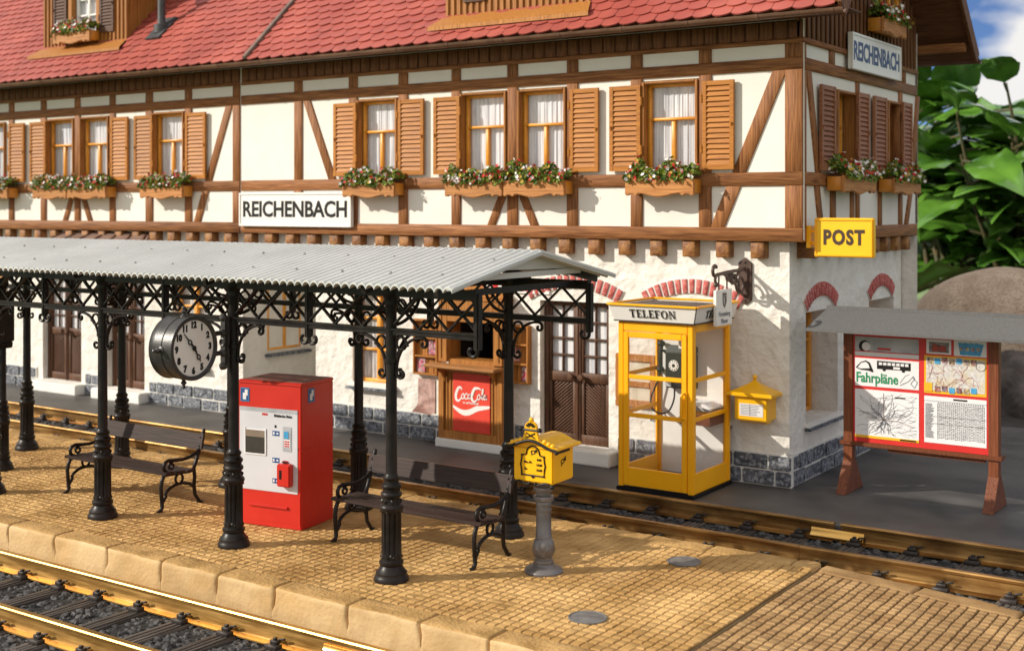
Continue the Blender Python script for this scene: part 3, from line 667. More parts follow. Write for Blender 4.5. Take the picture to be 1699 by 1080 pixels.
# double doors
def door(x0, x1):
    z0, z1 = ZD0, ZD1; Y = YL+.14; f = fr_y(Y); m = MB(); P = lambda a, b, c, d, e, g: m.prism([(a,c),(b,c),(b,d),(a,d)], f, e, g)
    xm = (x0+x1)/2; zg0, zg1 = z0+.96, z1-.12
    P(x0, x1, z0, zg0-.0, .03, .06); P(x0, x1, zg1+.05, z1, .01, .06)
    P(x0, x0+.07, z0, z1, -.03, .06); P(x1-.07, x1, z0, z1, -.03, .06); P(xm-.045, xm+.045, z0, z1, -.028, .06); P(xm-.012, xm+.012, z0, z1, -.045, .0)
    P(x0+.07, xm-.045, z1-.07, z1, -.03, .03); P(xm+.045, x1-.07, z1-.07, z1, -.03, .03)
    for a, b in ((x0+.07, xm-.045), (xm+.045, x1-.07)):
        P(a, b, z0, z0+.14, -.016, .04); P(a, b, zg0-.08, zg0+.06, -.012, .04)
        P(a, a+.05, z0+.14, zg0-.08, -.012, .04); P(b-.05, b, z0+.14, zg0-.08, -.012, .04); P(a, a+.04, zg0+.06, z1-.07, -.012, .05); P(b-.04, b, zg0+.06, z1-.07, -.012, .05)
        s = -1 if a < xm-.1 else 1; w_ = (b-.05)-(a+.05); n = 15
        for i in range(-9, n):             # slanted boarding
            za = z0+.14+(zg0-.08-z0-.14)*i/n
            za1 = za + s*-1*w_*.75 if False else za+w_*.8
            lo_, hi_ = (za, za1) if s < 0 else (za1, za)
            zc0, zc1 = z0+.14, zg0-.08; q = .030
            pts = [(a+.05, lo_), (b-.05, hi_), (b-.05, hi_+q), (a+.05, lo_+q)]
            for lim, sg in ((zc0, 1), (zc1, -1)):       # clip the board to the panel
                out = []
                for k2 in range(len(pts)):
                    p, q2 = pts[k2], pts[(k2+1) % len(pts)]; ip, iq = (p[1]-lim)*sg >= 0, (q2[1]-lim)*sg >= 0
                    if ip: out.append(p)
                    if ip != iq: t2 = (lim-p[1])/(q2[1]-p[1]); out.append((p[0]+(q2[0]-p[0])*t2, lim))
                pts = out
                if len(pts) < 3: break
            if len(pts) >= 3 and max(p[0] for p in pts)-min(p[0] for p in pts) > .03: m.prism(pts, f, .010, .034)
        for t in (.25, .5, .75): P(a+.04, b-.04, zg0+.06+(zg1-zg0-.0)*t-.012, zg0+.06+(zg1-zg0)*t+.012, .0, .04)
        P((a+b)/2-.012, (a+b)/2+.012, zg0+.06, z1-.07, .002, .04)
    o = bb(m, 'door', door_wood, bevel=.004, segs=1, rep=True)
    for a, b in ((x0+.09, xm-.06), (xm+.06, x1-.09)):
        k = MB(); k.quad(f(a,zg0+.05,.05), f(b,zg0+.05,.05), f(b,z1-.06,.05), f(a,z1-.06,.05)); bb(k, 'pane', curtain, o)
    for s in (-1, 1):
        k = MB(); k.lathe([(.02,0),(.02,.05),(.045,.06),(.052,.085),(.04,.11),(.0001,.115)], 14, Matrix.Translation((xm+s*.085, Y-.01, zg0+.0)) @ Matrix.Rotation(PI/2, 4, 'X')); bb(k, 'knob', door_wood, o, smooth=50)
    k = MB(); k.box(x0-.16, x1+.16, YL-.26, YL+.2, 0, .195); bb(k, 'doorstep', step_stone, bevel=.015)
for a, b in doors: door(a, b)
# plinth of slate blocks
def plinth(spans):
    for kind, a, b in spans:
        f = fr_y(YP) if kind == 'f' else fr_x(XP)
        m = MB(); m.prism([(a,0),(b,0),(b,.415),(a,.415)], f, .018, .10); o = bb(m, 'plinth', mortar, bevel=.01)
        m = MB()
        for r_ in range(2):
            z0 = .012+r_*.2; z1 = z0+.185; u = a+.008-(.24 if r_ else 0)
            while u < b-.02:
                w_ = .46+R.uniform(-.06,.06); u0, u1 = max(u, a+.008), min(u+w_, b-.008)
                if u1-u0 > .06: m.prism([(u0,z0),(u1,z0),(u1,z1),(u0,z1)], f, R.uniform(-.008,.004), .05)
                u += w_+.02
        bb(m, 'stone_block', stone_dark, o, bevel=.016, segs=2, rep=True)
ends = []
cuts = sorted([(a-.16,b+.16) for a,b in doors]+[(NI[0],NI[1]), (KX[0]-.05,KX[1]+.05)])
x = XLEFT
for a, b in cuts:
    ends.append(('f', x, a)); x = b
ends.append(('f', x, XP)); ends.append(('g', YP+.02, YB-.02))
plinth(ends)
# porch roof over the two left doors
PX0, PX1 = wx(40,14.7), wx(240,14.7)
m = MB(); a, b = PX0, PX1
m.add([(a,14.62,2.78),(b,14.62,2.78),(b-.55,YL-.02,3.12),(a+.55,YL-.02,3.12),(b,YL,2.78),(a,YL,2.78)], [(0,1,2,3),(1,4,2),(5,0,3),(0,5,4,1)])
o = bb(m, 'porch_roof', M('porch_sheet', (.17,.10,.075), (.24,.15,.115), scale=3, rough=.55, bump=.1), rep=True)
m = MB()
for i in range(7):
    xx = a+.15+(b-a-.3)*i/6; m.bar((xx,14.62,2.80), (a+.6+(b-a-1.2)*i/6,YL-.04,3.12), .03, .02)
bb(m, 'seam', gutter_m, o)

# ---- roof
def tiles(x0, x1, xskip, name):
    m = MB(); dy = 1/math.sqrt(1+PIT*PIT); dz = PIT*dy; up_ = Vector((0,-dz,dy))
    L_ = (YA-YE)/dy; rows = int(L_/.19)+1; tw = .265; n = int((x1-x0)/tw); tw = (x1-x0)/n
    for r_ in range(rows):
        s0 = r_*.19; s1 = min(s0+.34, L_+.02); off = (r_ % 2)*tw/2
        for i in range(-1, n+1):
            a, b = x0+i*tw+off, x0+(i+1)*tw+off
            a, b = max(a, x0), min(b, x1)
            if b-a < .02: continue
            sk = R.uniform(-.004,.004); lift = .037+R.uniform(-.003,.004)
            def pt(x, s, h): return Vector((x, YE+s*dy, ZR0+s*dz)) + up_*h
            bot = []
            for k2 in range(7):
                t = k2/6; xx = a+.004+(b-a-.008)*t; cv = .055*(1-(2*t-1)**2)
                crown = .007*(1-(2*t-1)**2)
                bot.append((xx, s0-cv+.04+sk, crown))
            vs = [pt(xx, s, lift+c) for xx, s, c in bot]+[pt(xx, s, lift+c-.022) for xx, s, c in bot]+[pt(bot[-1-k2][0], s1, .004) for k2 in range(7)]
            fs = [(k2, k2+1, 14+5-k2, 14+6-k2) for k2 in range(6)]+[(7+k2, 8+k2, k2+1, k2) for k2 in range(6)]
            m.add(vs, fs)
    return bb(m, name, tile_red, smooth=40)
XRR = XU+.76; XS = -15.18
# underlay slabs (front and back slopes) with brown boards below
m = MB()
for y0, y1, z0, z1 in ((YE+.02, YA, ZR0-.01, roof_z(YA)-.03), (2*YA-YE-.02, YA, ZR0-.01, roof_z(YA)-.03)):
    m.add([(XLEFT,y0,z0),(XRR-.02,y0,z0),(XRR-.02,y1,z1),(XLEFT,y1,z1),(XLEFT,y0,z0-.06),(XRR-.02,y0,z0-.06),(XRR-.02,y1,z1-.06),(XLEFT,y1,z1-.06)],
          [(0,1,2,3),(7,6,5,4),(0,4,5,1),(1,5,6,2),(3,2,6,7),(0,3,7,4)])
bb(m, 'roof', board_dark, rep=True)
tiles(XLEFT, XS-.02, None, 'roof_tiles'); tiles(XS+.02, XRR-.10, None, 'roof_tiles')
m = MB(); yb = 2*YA-YE; m.quad((XLEFT,yb,ZR0+.02),(XRR,yb,ZR0+.02),(XRR,YA,roof_z(YA)+.02),(XLEFT,YA,roof_z(YA)+.02)); bb(m, 'rear_roof_slope', tile_red)
m = MB(); m.bar((XS, YE-.02, ZR0+.05), (XS, YA, roof_z(YA)+.05), .085, .06); bb(m, 'flashing_strip', ridge_m, bevel=.01)
# verge boards and verge tiles at the gable end
for sgn in (0, 1):
    ya = YE if not sgn else 2*YA-YE
    m = MB(); m.bar((XRR-.02, ya, ZR0-.03), (XRR-.02, YA, roof_z(YA)-.03), .05, .22); bb(m, 'verge_board', tim['y'] if False else board_brown, bevel=.006)
    m = MB(); m.bar((XRR-.06, ya, ZR0+.075), (XRR-.06, YA, roof_z(YA)+.075), .10, .035); bb(m, 'verge_capping', casing_wood if not sgn else board_brown, bevel=.008)
for y in (YU-.3, YU+.9, YB-.9, YB+.28):           # purlins under the gable overhang
    zz = zt(y)-.12; m = MB(); m.box(XU-.1, XRR-.10, y-.07, y+.07, zz-.07, zz+.07); bb(m, 'purlin', tim['x'], bevel=.01)
# gutters
m = MB()
prof = [(.062*math.cos(t), .062*math.sin(t)) for t in [PI+PI*i/10 for i in range(11)]]+[(.056*math.cos(t), .056*math.sin(t)) for t in [2*PI-PI*i/10 for i in range(11)]]
m.prism(prof, lambda u, v, d: (d, YE-.045+u, 5.93+v), XLEFT, XRR+.03); g = bb(m, 'gutter', gutter_m, smooth=40, rep=True)
xx = XRR-.1
while xx > XLEFT:
    m = MB(); m.prism([(.068*math.cos(t), .068*math.sin(t)) for t in [PI+PI*i/10 for i in range(11)]]+[(.058*math.cos(t), .058*math.sin(t)) for t in [2*PI-PI*i/10 for i in range(11)]], lambda u, v, d: (d, YE-.045+u, 5.93+v), xx-.02, xx+.02); bb(m, 'gutter_joint', gutter_m, g, rep=True); xx -= .95
m = MB(); m.prism(prof, lambda u, v, d: (d, 2*YA-YE+.045+u, 5.905+v), XLEFT, XRR+.03); bb(m, 'gutter', gutter_m, smooth=40, rep=True)
# vent pipe
vy = 15.28; vx = -18.2
m = MB(); m.lathe([(.14,-.12),(.14,.03),(.075,.05),(.07,.12),(.07,1.3),(.11,1.3),(.11,1.5),(.0001,1.55)], 18, Matrix.Translation((vx, vy, roof_z(vy)+.1))); m.bar((vx, vy-.22, roof_z(vy-.22)+.07), (vx, vy+.22, roof_z(vy+.22)+.07), .36, .03); bb(m, 'vent_pipe', M('vent_black', (.03,.03,.032), (.06,.06,.065), scale=6, rough=.5), smooth=40)
# dormers
def dormer(xc, yf, full):
    zb = roof_z(yf)+.04; hw = 1.22; H_ = 1.55; d = empty('dormer', (xc, yf, zb)); d.parent = BL; d.location = Vector((xc, yf, zb))-BL.location
    f = lambda u, v, dd: (xc+u, yf+.13+dd, zb+v)
    holes = [(-.39,.39,.30,1.30)]
    m = MB(); holed(m, -hw, hw, .0, H_, holes, f, .12)
    m.quad(f(-hw,0,0), f(-hw,H_,0), f(-hw,H_,2.4), f(-hw,0,2.4)); m.quad(f(hw,0,0), f(hw,0,2.4), f(hw,H_,2.4), f(hw,H_,0))
    n = 22
    for i in range(n+1):
        u = -hw+2*hw*i/n
        for a, b in ((0,.30),(1.30,H_)) if abs(u) < .42 else ((0,H_),): m.prism([(u-.022,a),(u+.022,a),(u+.022,b),(u-.022,b)], f, -.028, 0)
    for i in range(12):
        u = .08+i*.18; m.prism([(u-.02,0),(u+.02,0),(u+.02,H_),(u-.02,H_)], lambda a, b, c: f(hw+.026-c, b, a), 0, .03)
    bb(m, 'dormer_wall', casing_wood, d, rep=True)
    m = MB(); m.add([(xc-hw-.16,yf-.17,zb-.075),(xc+hw+.16,yf-.17,zb-.075),(xc+hw+.03,yf+.12,zb+.12),(xc-hw-.03,yf+.12,zb+.12),(xc-hw-.16,yf-.17,zb-.13),(xc+hw+.16,yf-.17,zb-.13)], [(0,1,2,3),(4,5,1,0)]); bb(m, 'apron', kiosk_wood, d)
    window(f, -.37, .37, .32, 1.28, white_p, curtain, .10, casing_wood, 'X', d, cw=.10, proud=.03)
    for s in (-1, 1): shutter(f, .5 if s > 0 else -.9, .9 if s > 0 else -.5, .28, 1.32, shut_dark, -s, d)
    m = MB()
    for s in (-1, 1): m.add([(xc,yf-.25,zb+2.6),(xc+s*(hw+.35),yf-.25,zb+1.45),(xc+s*(hw+.35),yf+2.6,zb+1.45),(xc,yf+2.6,zb+2.6)], [(0,1,2,3)])
    m.add([(xc-hw,yf+.12,zb+H_),(xc+hw,yf+.12,zb+H_),(xc,yf+.12,zb+2.55)], [(0,1,2)]); bb(m, 'dormer_roof', board_dark, d)
    for s in (-1, 1):
        m = MB(); m.bar((xc+s*(hw+.36), yf-.27, zb+1.42), (xc, yf-.27, zb+2.62), .05, .2); bb(m, 'barge_board', kiosk_wood, d)
d1x = (wx(54,14.95)+wx(198,14.95))/2; d2x = (wx(728,14.72)+wx(970,14.72))/2
dormer(d1x, 15.05, True); dormer(d2x, 14.77, False)
# small window high in the gable
wy = gy(1472, XU); window(fr_x(XU+.03), wy-.4, wy+.4, 6.35, 7.4, frame_wood, curtain, -.0, casing_wood, 'T', cw=.08)

# ------------------------------------------------------------------ flower boxes
def flower_box(label, loc, rz, W, seed, group, dp=.27):
    rr = random.Random(seed)
    t = empty('flower_box', loc, rz, label, 'flower box', group)
    m = MB(); n = 40; top = .20
    bot = []
    for i in range(n+1):
        u = -W/2+W*i/n; a = abs(u)/(W/2)
        v = -.025 if a > .86 else (-.0 - .045*(.5+.5*math.cos(a/.62*PI)) if a < .62 else -.012-.0*a)
        if .62 <= a <= .72: v = -.03
        bot.append((u, v))
    m.prism(bot+[(W/2,top),(-W/2,top)], lambda u, v, d: (u, -dp+d, v), 0, .045)
    m.build('front_board', box_wood, t, bevel=.012, segs=2, rep=True)
    m = MB(); m.box(-W/2+.03, W/2-.03, -dp+.046, -.02, -.0, .015); m.box(-W/2+.02, -W/2+.05, -dp+.046, -.01, .0, top-.015); m.box(W/2-.05, W/2-.02, -dp+.046, -.01, .0, top-.015); m.box(-W/2+.05, W/2-.05, -.05, -.02, .0, top-.02); m.box(-W/2+.05, W/2-.05, -dp+.046, -.05, .1, .14)
    m.build('trough', box_side, t, bevel=.006, segs=1)
    fol = MB(); wp, rp_, yp = MB(), MB(), MB()
    for i in range(int(W*560)):
        u = rr.uniform(-W/2+.0, W/2-.0); hgt = .20+.16*noise.noise(Vector((u*4.5+seed, seed*.7, 0)))
        y = rr.uniform(-dp-.06, -.03); ed = 1-abs((y+dp/2+.02)/(dp/2+.06))**2
        z = top-.02+max(.0,hgt)*ed*rr.uniform(.45,1.05)-(rr.uniform(0,.07) if y < -dp else 0)
        n0 = Vector((rr.uniform(-1,1), rr.uniform(-1.2,.6), rr.uniform(-.2,1))).normalized(); s = rr.uniform(.026,.042)
        tgt = fol; q = rr.random()
        a = n0.orthogonal().normalized(); b = n0.cross(a)
        p = Vector((u, y, z))
        if q < .73:
            fol.cur = 0
            k0 = [p+a*s*1.2, p+b*s*.75+n0*s*.35, p-a*s*1.1, p-b*s*.75+n0*s*.35, p-n0*s*.5]
            fol.add(k0, [(0,1,2,3),(0,3,4),(0,4,1),(1,4,2),(2,4,3)])
        else:
            tg = wp if q < .845 else (rp_ if q < .955 else yp); s *= .82; pp = p+n0*.016+Vector((0,-.022,.022))
            for k2 in range(5):
                an = 2*PI*k2/5; e1 = a*math.cos(an)+b*math.sin(an); e2 = a*math.cos(an+.6)+b*math.sin(an+.6); e3 = a*math.cos(an-.6)+b*math.sin(an-.6)
                tg.add([pp, pp+e3*s*.7+n0*s*.2, pp+e1*s+n0*s*.35, pp+e2*s*.7+n0*s*.2], [(0,1,2,3)])
    fol.build('foliage', leaf_g, t); wp.build('white_blossom', petal_w, t); rp_.build('red_blossom', petal_r, t); yp.build('yellow_blossom', petal_y, t)
    return t
GF = 'flower boxes under the windows'
zb = 3.765
for k, (a, b, lab) in enumerate(((568,655,'flower box just above the right end of the front REICHENBACH sign'),
     (738,834,'left box of the pair under the double window between the two single windows'),
     (835,937,'right box of the pair under the double window between the two single windows'),
     (1037,1152,'flower box under the rightmost front window, beside the corner brace'),
     (232,303,'flower box under the single window left of the front REICHENBACH sign'),
     (54,110.5,'left box of the pair under the far left double window'),
     (111,176,'right box of the pair under the far left double window'),
     (-38,13,'flower box cut off by the left edge of the photo'))):
    x0, x1 = wx(a, YU-.27), wx(b, YU-.27)
    flower_box(lab, ((x0+x1)/2, YU-.012, zb), 0, x1-x0, 20+k, GF)
for k, (a, b, lab) in enumerate(((1400,1453,'shaded flower box on the end wall nearest the building corner'), (1484,1527,'shaded flower box on the end wall farthest from the building corner'))):
    y0, y1 = gy(a, XU+.25)-.02, gy(b, XU+.25)
    flower_box(lab, (XU+.012, (y0+y1)/2, 3.80), PI/2, y1-y0, 40+k, GF, .25)
y0, y1 = gy(1465, XU+.25), gy(1503, XU+.25)
flower_box('flower box high on the boarded gable above the end wall REICHENBACH sign', (XU+.014, (y0+y1)/2, 6.06), PI/2, y1-y0, 47, GF, .25)
flower_box('flower box on the dormer window in the red roof', (d1x-.05, 15.15, roof_z(15.05)+.17), 0, 1.12, 51, GF, .25)
# ------------------------------------------------------------------ platform canopy
CXS = [-7.83-2.17*i for i in range(5)]; YF_, YBk = 9.36, 11.35; YC = (YF_+YBk)/2
CR, CL = -6.75, -17.65; EZ, RZ, EH = 2.845, 3.135, 1.455
cn_ = empty('platform_canopy', (-12, YC, 0), 0, 'long platform canopy with grey corrugated roof on black ornate cast iron columns', 'platform canopy')
def cb(m, nm, mat, par=cn_, **k): return m.build(nm, mat, par, world=True, **k)
m = MB(); n = int((CL-CR)/-.10); px_ = (CR-CL)/n
us = []
for i in range(n):
    for t, h in ((0,0),(.06,.016),(.2,.032),(.35,.040),(.5,.042),(.65,.040),(.8,.032),(.94,.016)): us.append((CL+(i+t)*px_, h))
us.append((CR, 0)); vs = []; fs = []; k = len(us)
lines = [(YC-EH, EZ), (YC-.015, RZ), (YC+.015, RZ), (YC+EH, EZ)]
for lay in (0, 1):
    for y, z in lines:
        for x, h in us: vs.append((x, y, z+h-(.02 if lay else 0)))
o_ = 4*k
for j in range(3):
    for i in range(k-1):
        fs.append((j*k+i, j*k+i+1, (j+1)*k+i+1, (j+1)*k+i)); fs.append((o_+j*k+i, o_+(j+1)*k+i, o_+(j+1)*k+i+1, o_+j*k+i+1))
for i in range(k-1):
    fs.append((i, o_+i, o_+i+1, i+1)); fs.append((3*k+i, 3*k+i+1, o_+3*k+i+1, o_+3*k+i))
for j in range(3): fs.append((j*k+k-1, o_+j*k+k-1, o_+(j+1)*k+k-1, (j+1)*k+k-1))
m.add(vs, fs); roof = cb(m, 'corrugated_roof', canopy_grey, smooth=60)
bolts = []
for sy in (-1, 1):
    for r_, ph in ((.32, 0), (.74, .5)):
        x = CR-.25-ph*.3
        while x > CL:
            y = YC+sy*EH*r_; z = RZ+(EZ-RZ)*r_+.038; bolts.append((x, y, z)); x -= .62
m = MB(); m.lathe([(.014,-.004),(.014,.012),(.006,.018),(.0001,.019)], 8); b0 = m.build('roof_bolt', M('roof_bolt', (.25,.25,.24), rough=.5), roof)
for k, (x, y, z) in enumerate(bolts):
    b = b0 if k == 0 else b0.copy()
    if k: C.objects.link(b); b.parent = roof
    b.location = (x+12, y-YC, z)
m = MB()     # plain verge strip and ridge strip
for sy in (-1, 1): m.bar((CR-.03, YC, RZ+.012), (CR-.03, YC+sy*(EH-.002), EZ+.012), .085, .03)
m.bar((CL, YC, RZ+.015), (CR+.012, YC, RZ+.015), .07, .03); cb(m, 'verge_strip', canopy_grey, roof, bevel=.008)
m = MB(); m.add([(CR-.16,YC-.7,2.99),(CR-.16,YC+.9,2.955),(CR-.16,YC+.05,RZ-.015)], [(0,1,2)]); m.box(CR-.20, CR-.15, YC-.75, YC+.98, 2.90, 2.955); cb(m, 'end_board', canopy_grey)
fl = lambda r, z, j: r*(1-.15*max(0, math.cos(j*2*PI/4))) if .26 < z < .66 else r
colprof = [(.168,0),(.170,.03),(.160,.05),(.150,.07),(.152,.085),(.132,.105),(.112,.135),(.106,.15),(.118,.165),(.118,.19),(.102,.205),(.100,.22),(.100,.25),(.097,.27),(.095,.65),(.098,.67),(.112,.685),(.116,.705),(.110,.725),(.090,.74),(.082,.79),(.084,.80),(.100,.815),(.103,.835),(.096,.85),(.083,.86),(.083,.885),(.095,.895),(.098,.915),(.088,.93),(.072,.945),(.070,.965),(.080,.975),(.082,.99),(.070,1.005),(.059,1.02),(.056,1.04),(.053,2.09),(.066,2.095),(.066,2.135),(.053,2.14),(.052,2.62),(.060,2.64),(.066,2.66),(.060,2.68),(.075,2.72),(.085,2.74),(.085,2.80)]
def column_mesh():
    m = MB(); m.lathe(colprof, 48, None, fl)
    for j in range(10):        # little leaf ornaments at both ends of the fluting
        a = 2*PI*j/10
        for zz in (.235, .665): m.blob((.1*math.cos(a), .1*math.sin(a), zz), .013, 1, 0)
    for j in range(8):
        a = 2*PI*j/8; m.blob((.085*math.cos(a), .085*math.sin(a), .765), .02, 1, 0, (1,1,1.3))
    return m
def spiral(cx, cz, r0, turns, a0, dirn, n=22, rend=.18):
    return [(cx+r0*(1-(1-rend)*i/n)*math.cos(a0+dirn*turns*2*PI*i/n), cz+r0*(1-(1-rend)*i/n)*math.sin(a0+dirn*turns*2*PI*i/n)) for i in range(n+1)]
def bracket_mesh():            # in the x-z plane, growing towards +x from the column axis
    m = MB(); P = lambda pts: [(x, 0, z) for x, z in pts]
    arc = [(.065+.31*(1-math.cos(t)), 2.02+.33*math.sin(t)) for t in [PI/2*i/14 for i in range(15)]]
    sp_ = spiral(.375+.02, 2.35-.055, .055, .9, PI/2, -1, 16); lo_ = spiral(.065+.055, 1.995, .055, .95, PI, 1, 16)
    m.tube(P(lo_[::-1]+arc+sp_), .016, 6)
    m.tube(P([(.125+.06*math.cos(t), 2.285+.06*math.sin(t)) for t in [2*PI*i/16 for i in range(17)]]), .014, 6)
    m.blob((.13, 0, 2.225), .02, 1, 0); m.blob((.20, 0, 2.27), .018, 1, 0); m.tube(P([(.05,2.30),(.08,2.29)]), .012, 6)
    return m
col_proto = br_proto = None
GZ0, GZ1 = 2.375, 2.79
for Y in (YF_, YBk):
    for x in CXS:
        if col_proto is None: c = col_proto = column_mesh().build('column', iron, cn_, smooth=38)
        else: c = col_proto.copy(); C.objects.link(c)
        c.location = (x+12, Y-YC, 0)
        for a in (0, PI):
            if br_proto is None: b = br_proto = bracket_mesh().build('scroll_bracket', iron, c, smooth=60)
            else: b = br_proto.copy(); C.objects.link(b)
            b.parent = c; b.location = (0,0,0); b.rotation_euler = (0,0,a)
        b = br_proto.copy(); C.objects.link(b); b.parent = c; b.rotation_euler = (0,0,PI/2 if Y == YF_ else -PI/2)
def hook(m, x, Y, sgns):       # hanging post with curled foot
    m.box(x-.032, x+.032, Y-.028, Y+.028, GZ0-.09, GZ1)
    m.box(x-.015, x+.015, Y-.04, Y+.04, GZ0-.10, GZ1)
    for s in sgns:
        pts = [(x, GZ0-.06), (x+s*.005, GZ0-.12)]+[(x+s*(.055-.05*math.cos(t)), GZ0-.12-.045*math.sin(t)) for t in [PI*i/8 for i in range(9)]]+[(x+s*.095, GZ0-.095), (x+s*.075, GZ0-.09)]
        m.tube([(a, Y, b) for a, b in pts], .018, 6)
for Y in (YF_, YBk):
    m = MB(); m.box(CL+.1, CR-.02, Y-.03, Y+.03, GZ0-.01, GZ0+.05); m.box(CL+.1, CR-.05, Y-.035, Y+.035, GZ1-.06, GZ1+.03); m.box(CL+.1, CR-.03, Y-.045, Y+.045, GZ0+.035, GZ0+.052)
    marks = [CL+.12]+CXS[::-1]+[CR-.05]; seg = []
    for a, b in zip(marks[:-1], marks[1:]):
        if b-a > 2: seg += [(a, (a+b)/2), ((a+b)/2, b)]
        else: seg.append((a, b))
    for a, b in seg:
        nn = 3; st = (b-a)/nn
        for i in range(nn):
            x0, x1 = a+i*st, a+(i+1)*st
            m.bar((x0, Y-.008, GZ0+.05), (x1, Y-.008, GZ1-.05), .016, .036, (0,1,0)); m.bar((x0, Y+.008, GZ1-.05), (x1, Y+.008, GZ0+.05), .016, .036, (0,1,0))
    g = cb(m, 'lattice_girder', iron)
    for a, b in zip(CXS[:-1], CXS[1:]):
        m = MB(); hook(m, (a+b)/2, Y, (-1, 1)); cb(m, 'hook_post', iron, g, smooth=40)
    m = MB(); hook(m, CR-.05, Y, (-1,)); cb(m, 'hook_post', iron, g, smooth=40)
for x in CXS+[CR-.22]:         # cross beams with open scrollwork
    m = MB()
    for sy in (-1, 1): m.bar((x, YC, RZ-.05), (x, YC+sy*(EH-.05), EZ-.03), .05, .07)
    m.box(x-.02, x+.02, YF_, YBk, GZ1-.03, GZ1+.03)
    for sy in (() if x > CXS[0]+.1 else (-1, 1)):
        m.tube([(x, YC+sy*(.97-.42*math.sin(t)), 2.45+.32*(1-math.cos(t))) for t in [PI/2*i/10 for i in range(11)]], .018, 6)
        for q in (0,1): m.tube([(x, YC+sy*(.84-.2*q)+.07*math.cos(t), 2.62+.06*q+.07*math.sin(t)) for t in [2*PI*i/12 for i in range(13)]], .013, 5)
    cb(m, 'cross_beam', iron, smooth=40)

# cast iron post with a box at the left edge
t = empty('loudspeaker_post', (-15.5, 10.28, 0), 0, 'slim black post carrying a dark box, at the left edge between the canopy columns', 'post')
o = column_mesh().build('column', iron, t, smooth=38); o.scale = (.85,.85,.93)
m = MB(); m.box(-.10, .10, -.12, .12, 1.75, 2.35); m.box(-.11,.11,-.13,.13,2.33,2.40); m.prism([(-.09,1.66),(.09,1.66),(.10,1.75),(-.10,1.75)], lambda u,v,d:(u,d,v), -.1, .1); m.build('speaker_box', iron, t, bevel=.012)

# ------------------------------------------------------------------ station clock
CL_Y = 8.68; ck = empty('station_clock', (-10.0, CL_Y, 2.165), math.radians(4), 'round black double-faced station clock showing about seven to five, hung from the canopy column', 'clock')
Mx = Matrix.Rotation(PI/2, 4, 'Y')     # drum axis along x
RC = .315
m = MB(); m.lathe([(RC-.03,-.17),(RC-.004,-.17),(RC+.008,-.16),(RC,-.145),(RC-.004,-.1),(RC-.004,-.03),(RC+.004,-.024),(RC+.004,.0),(RC-.004,.006),(RC-.004,.11),(RC+.012,.12),(RC+.012,.15),(RC-.005,.157),(RC-.028,.150),(RC-.034,.132)], 56, Mx)
m.build('drum', drum_m, ck, smooth=40)
for s in (1, -1):
    m = MB(); m.lathe([(RC-.02, .1335 if s > 0 else -.1715),(.0001, .1336 if s > 0 else -.1716)], 56, Mx); m.build('dial', dial_m, ck, rep=True)
FM = Matrix.Translation((.1365,0,0)) @ Matrix.Rotation(PI/2, 4, 'Z') @ Matrix.Rotation(PI/2, 4, 'X')    # drawing plane facing +x
for h in range(1, 13):
    a = PI/2-h*PI/6; m = MB(); m.merge(text_mb(str(h), .088, .004, .0055, .92), FM @ Matrix.Translation((.232*math.cos(a), .232*math.sin(a), 0))); m.build('numeral', black_p, ck)
def hand(ang, L_, ring, nm):
    m = MB(); d = Vector((math.cos(ang), math.sin(ang))); q = Vector((-d.y, d.x))
    pl_ = lambda pts: m.prism(pts, lambda u, v, w_: FM @ Vector((d.x*u+q.x*v, d.y*u+q.y*v, .008+w_)), 0, .005)
    pl_([(-.05,-.006),(ring-.02,-.008),(ring-.02,.008),(-.05,.006)]); pl_([(ring+.02,-.007),(L_,-.003),(L_,.003),(ring+.02,.007)])
    m.tube([FM @ Vector((d.x*(ring+.026*math.cos(t))+q.x*.020*math.sin(t), d.y*(ring+.026*math.cos(t))+q.y*.020*math.sin(t), .011)) for t in [2*PI*i/14 for i in range(15)]], .0065, 5)
    m.build(nm, black_p, ck, rep=True)
hand(PI/2-math.radians(318), .215, .085, 'minute_hand'); hand(PI/2-math.radians(147), .17, .115, 'hour_hand')
m = MB(); m.tube([FM @ Vector((.02*math.cos(t), .02*math.sin(t), .012)) for t in [2*PI*i/14 for i in range(15)]], .008, 6); m.build('hub_ring', black_p, ck)
fin = [(.045,0),(.04,.012),(.02,.02),(.017,.035),(.028,.045),(.030,.06),(.016,.072),(.014,.085),(.02,.095),(.016,.11),(.0001,.118)]
for nm, Mm in (('finial', Matrix.Translation((-.0,0,RC-.008))), ('finial', Matrix.Translation((-.0,0,-RC+.008)) @ Matrix.Rotation(PI, 4, 'X')), ('finial', Matrix.Translation((-.0,-RC+.008,0)) @ Matrix.Rotation(PI/2, 4, 'X'))):
    m = MB(); m.lathe(fin, 18, Mm); m.build(nm, drum_m, ck, smooth=40)
m = MB()
for z in (-.11, .10): m.tube([(0, RC-.02, z), (0, .60, z)], .026, 10)
m.box(-.03, .03, .56, .60, -.23, .24); m.prism([(-.23,.045),(-.27,.0),(-.23,-.045),(.24,-.045),(.28,0),(.24,.045)], lambda u, v, d: (v, .585+d, u), 0, .02)
for z in (-.25, -.11, .10, .26): m.blob((0, .57, z), .045, 2, .12)
m.tube([(0, .57+.0, .0+.035*math.sin(t)) if False else (.035*math.cos(t), .56, .035*math.sin(t)) for t in [2*PI*i/12 for i in range(13)]], .012, 6)
m.build('arm_bracket', drum_m, ck, smooth=40)

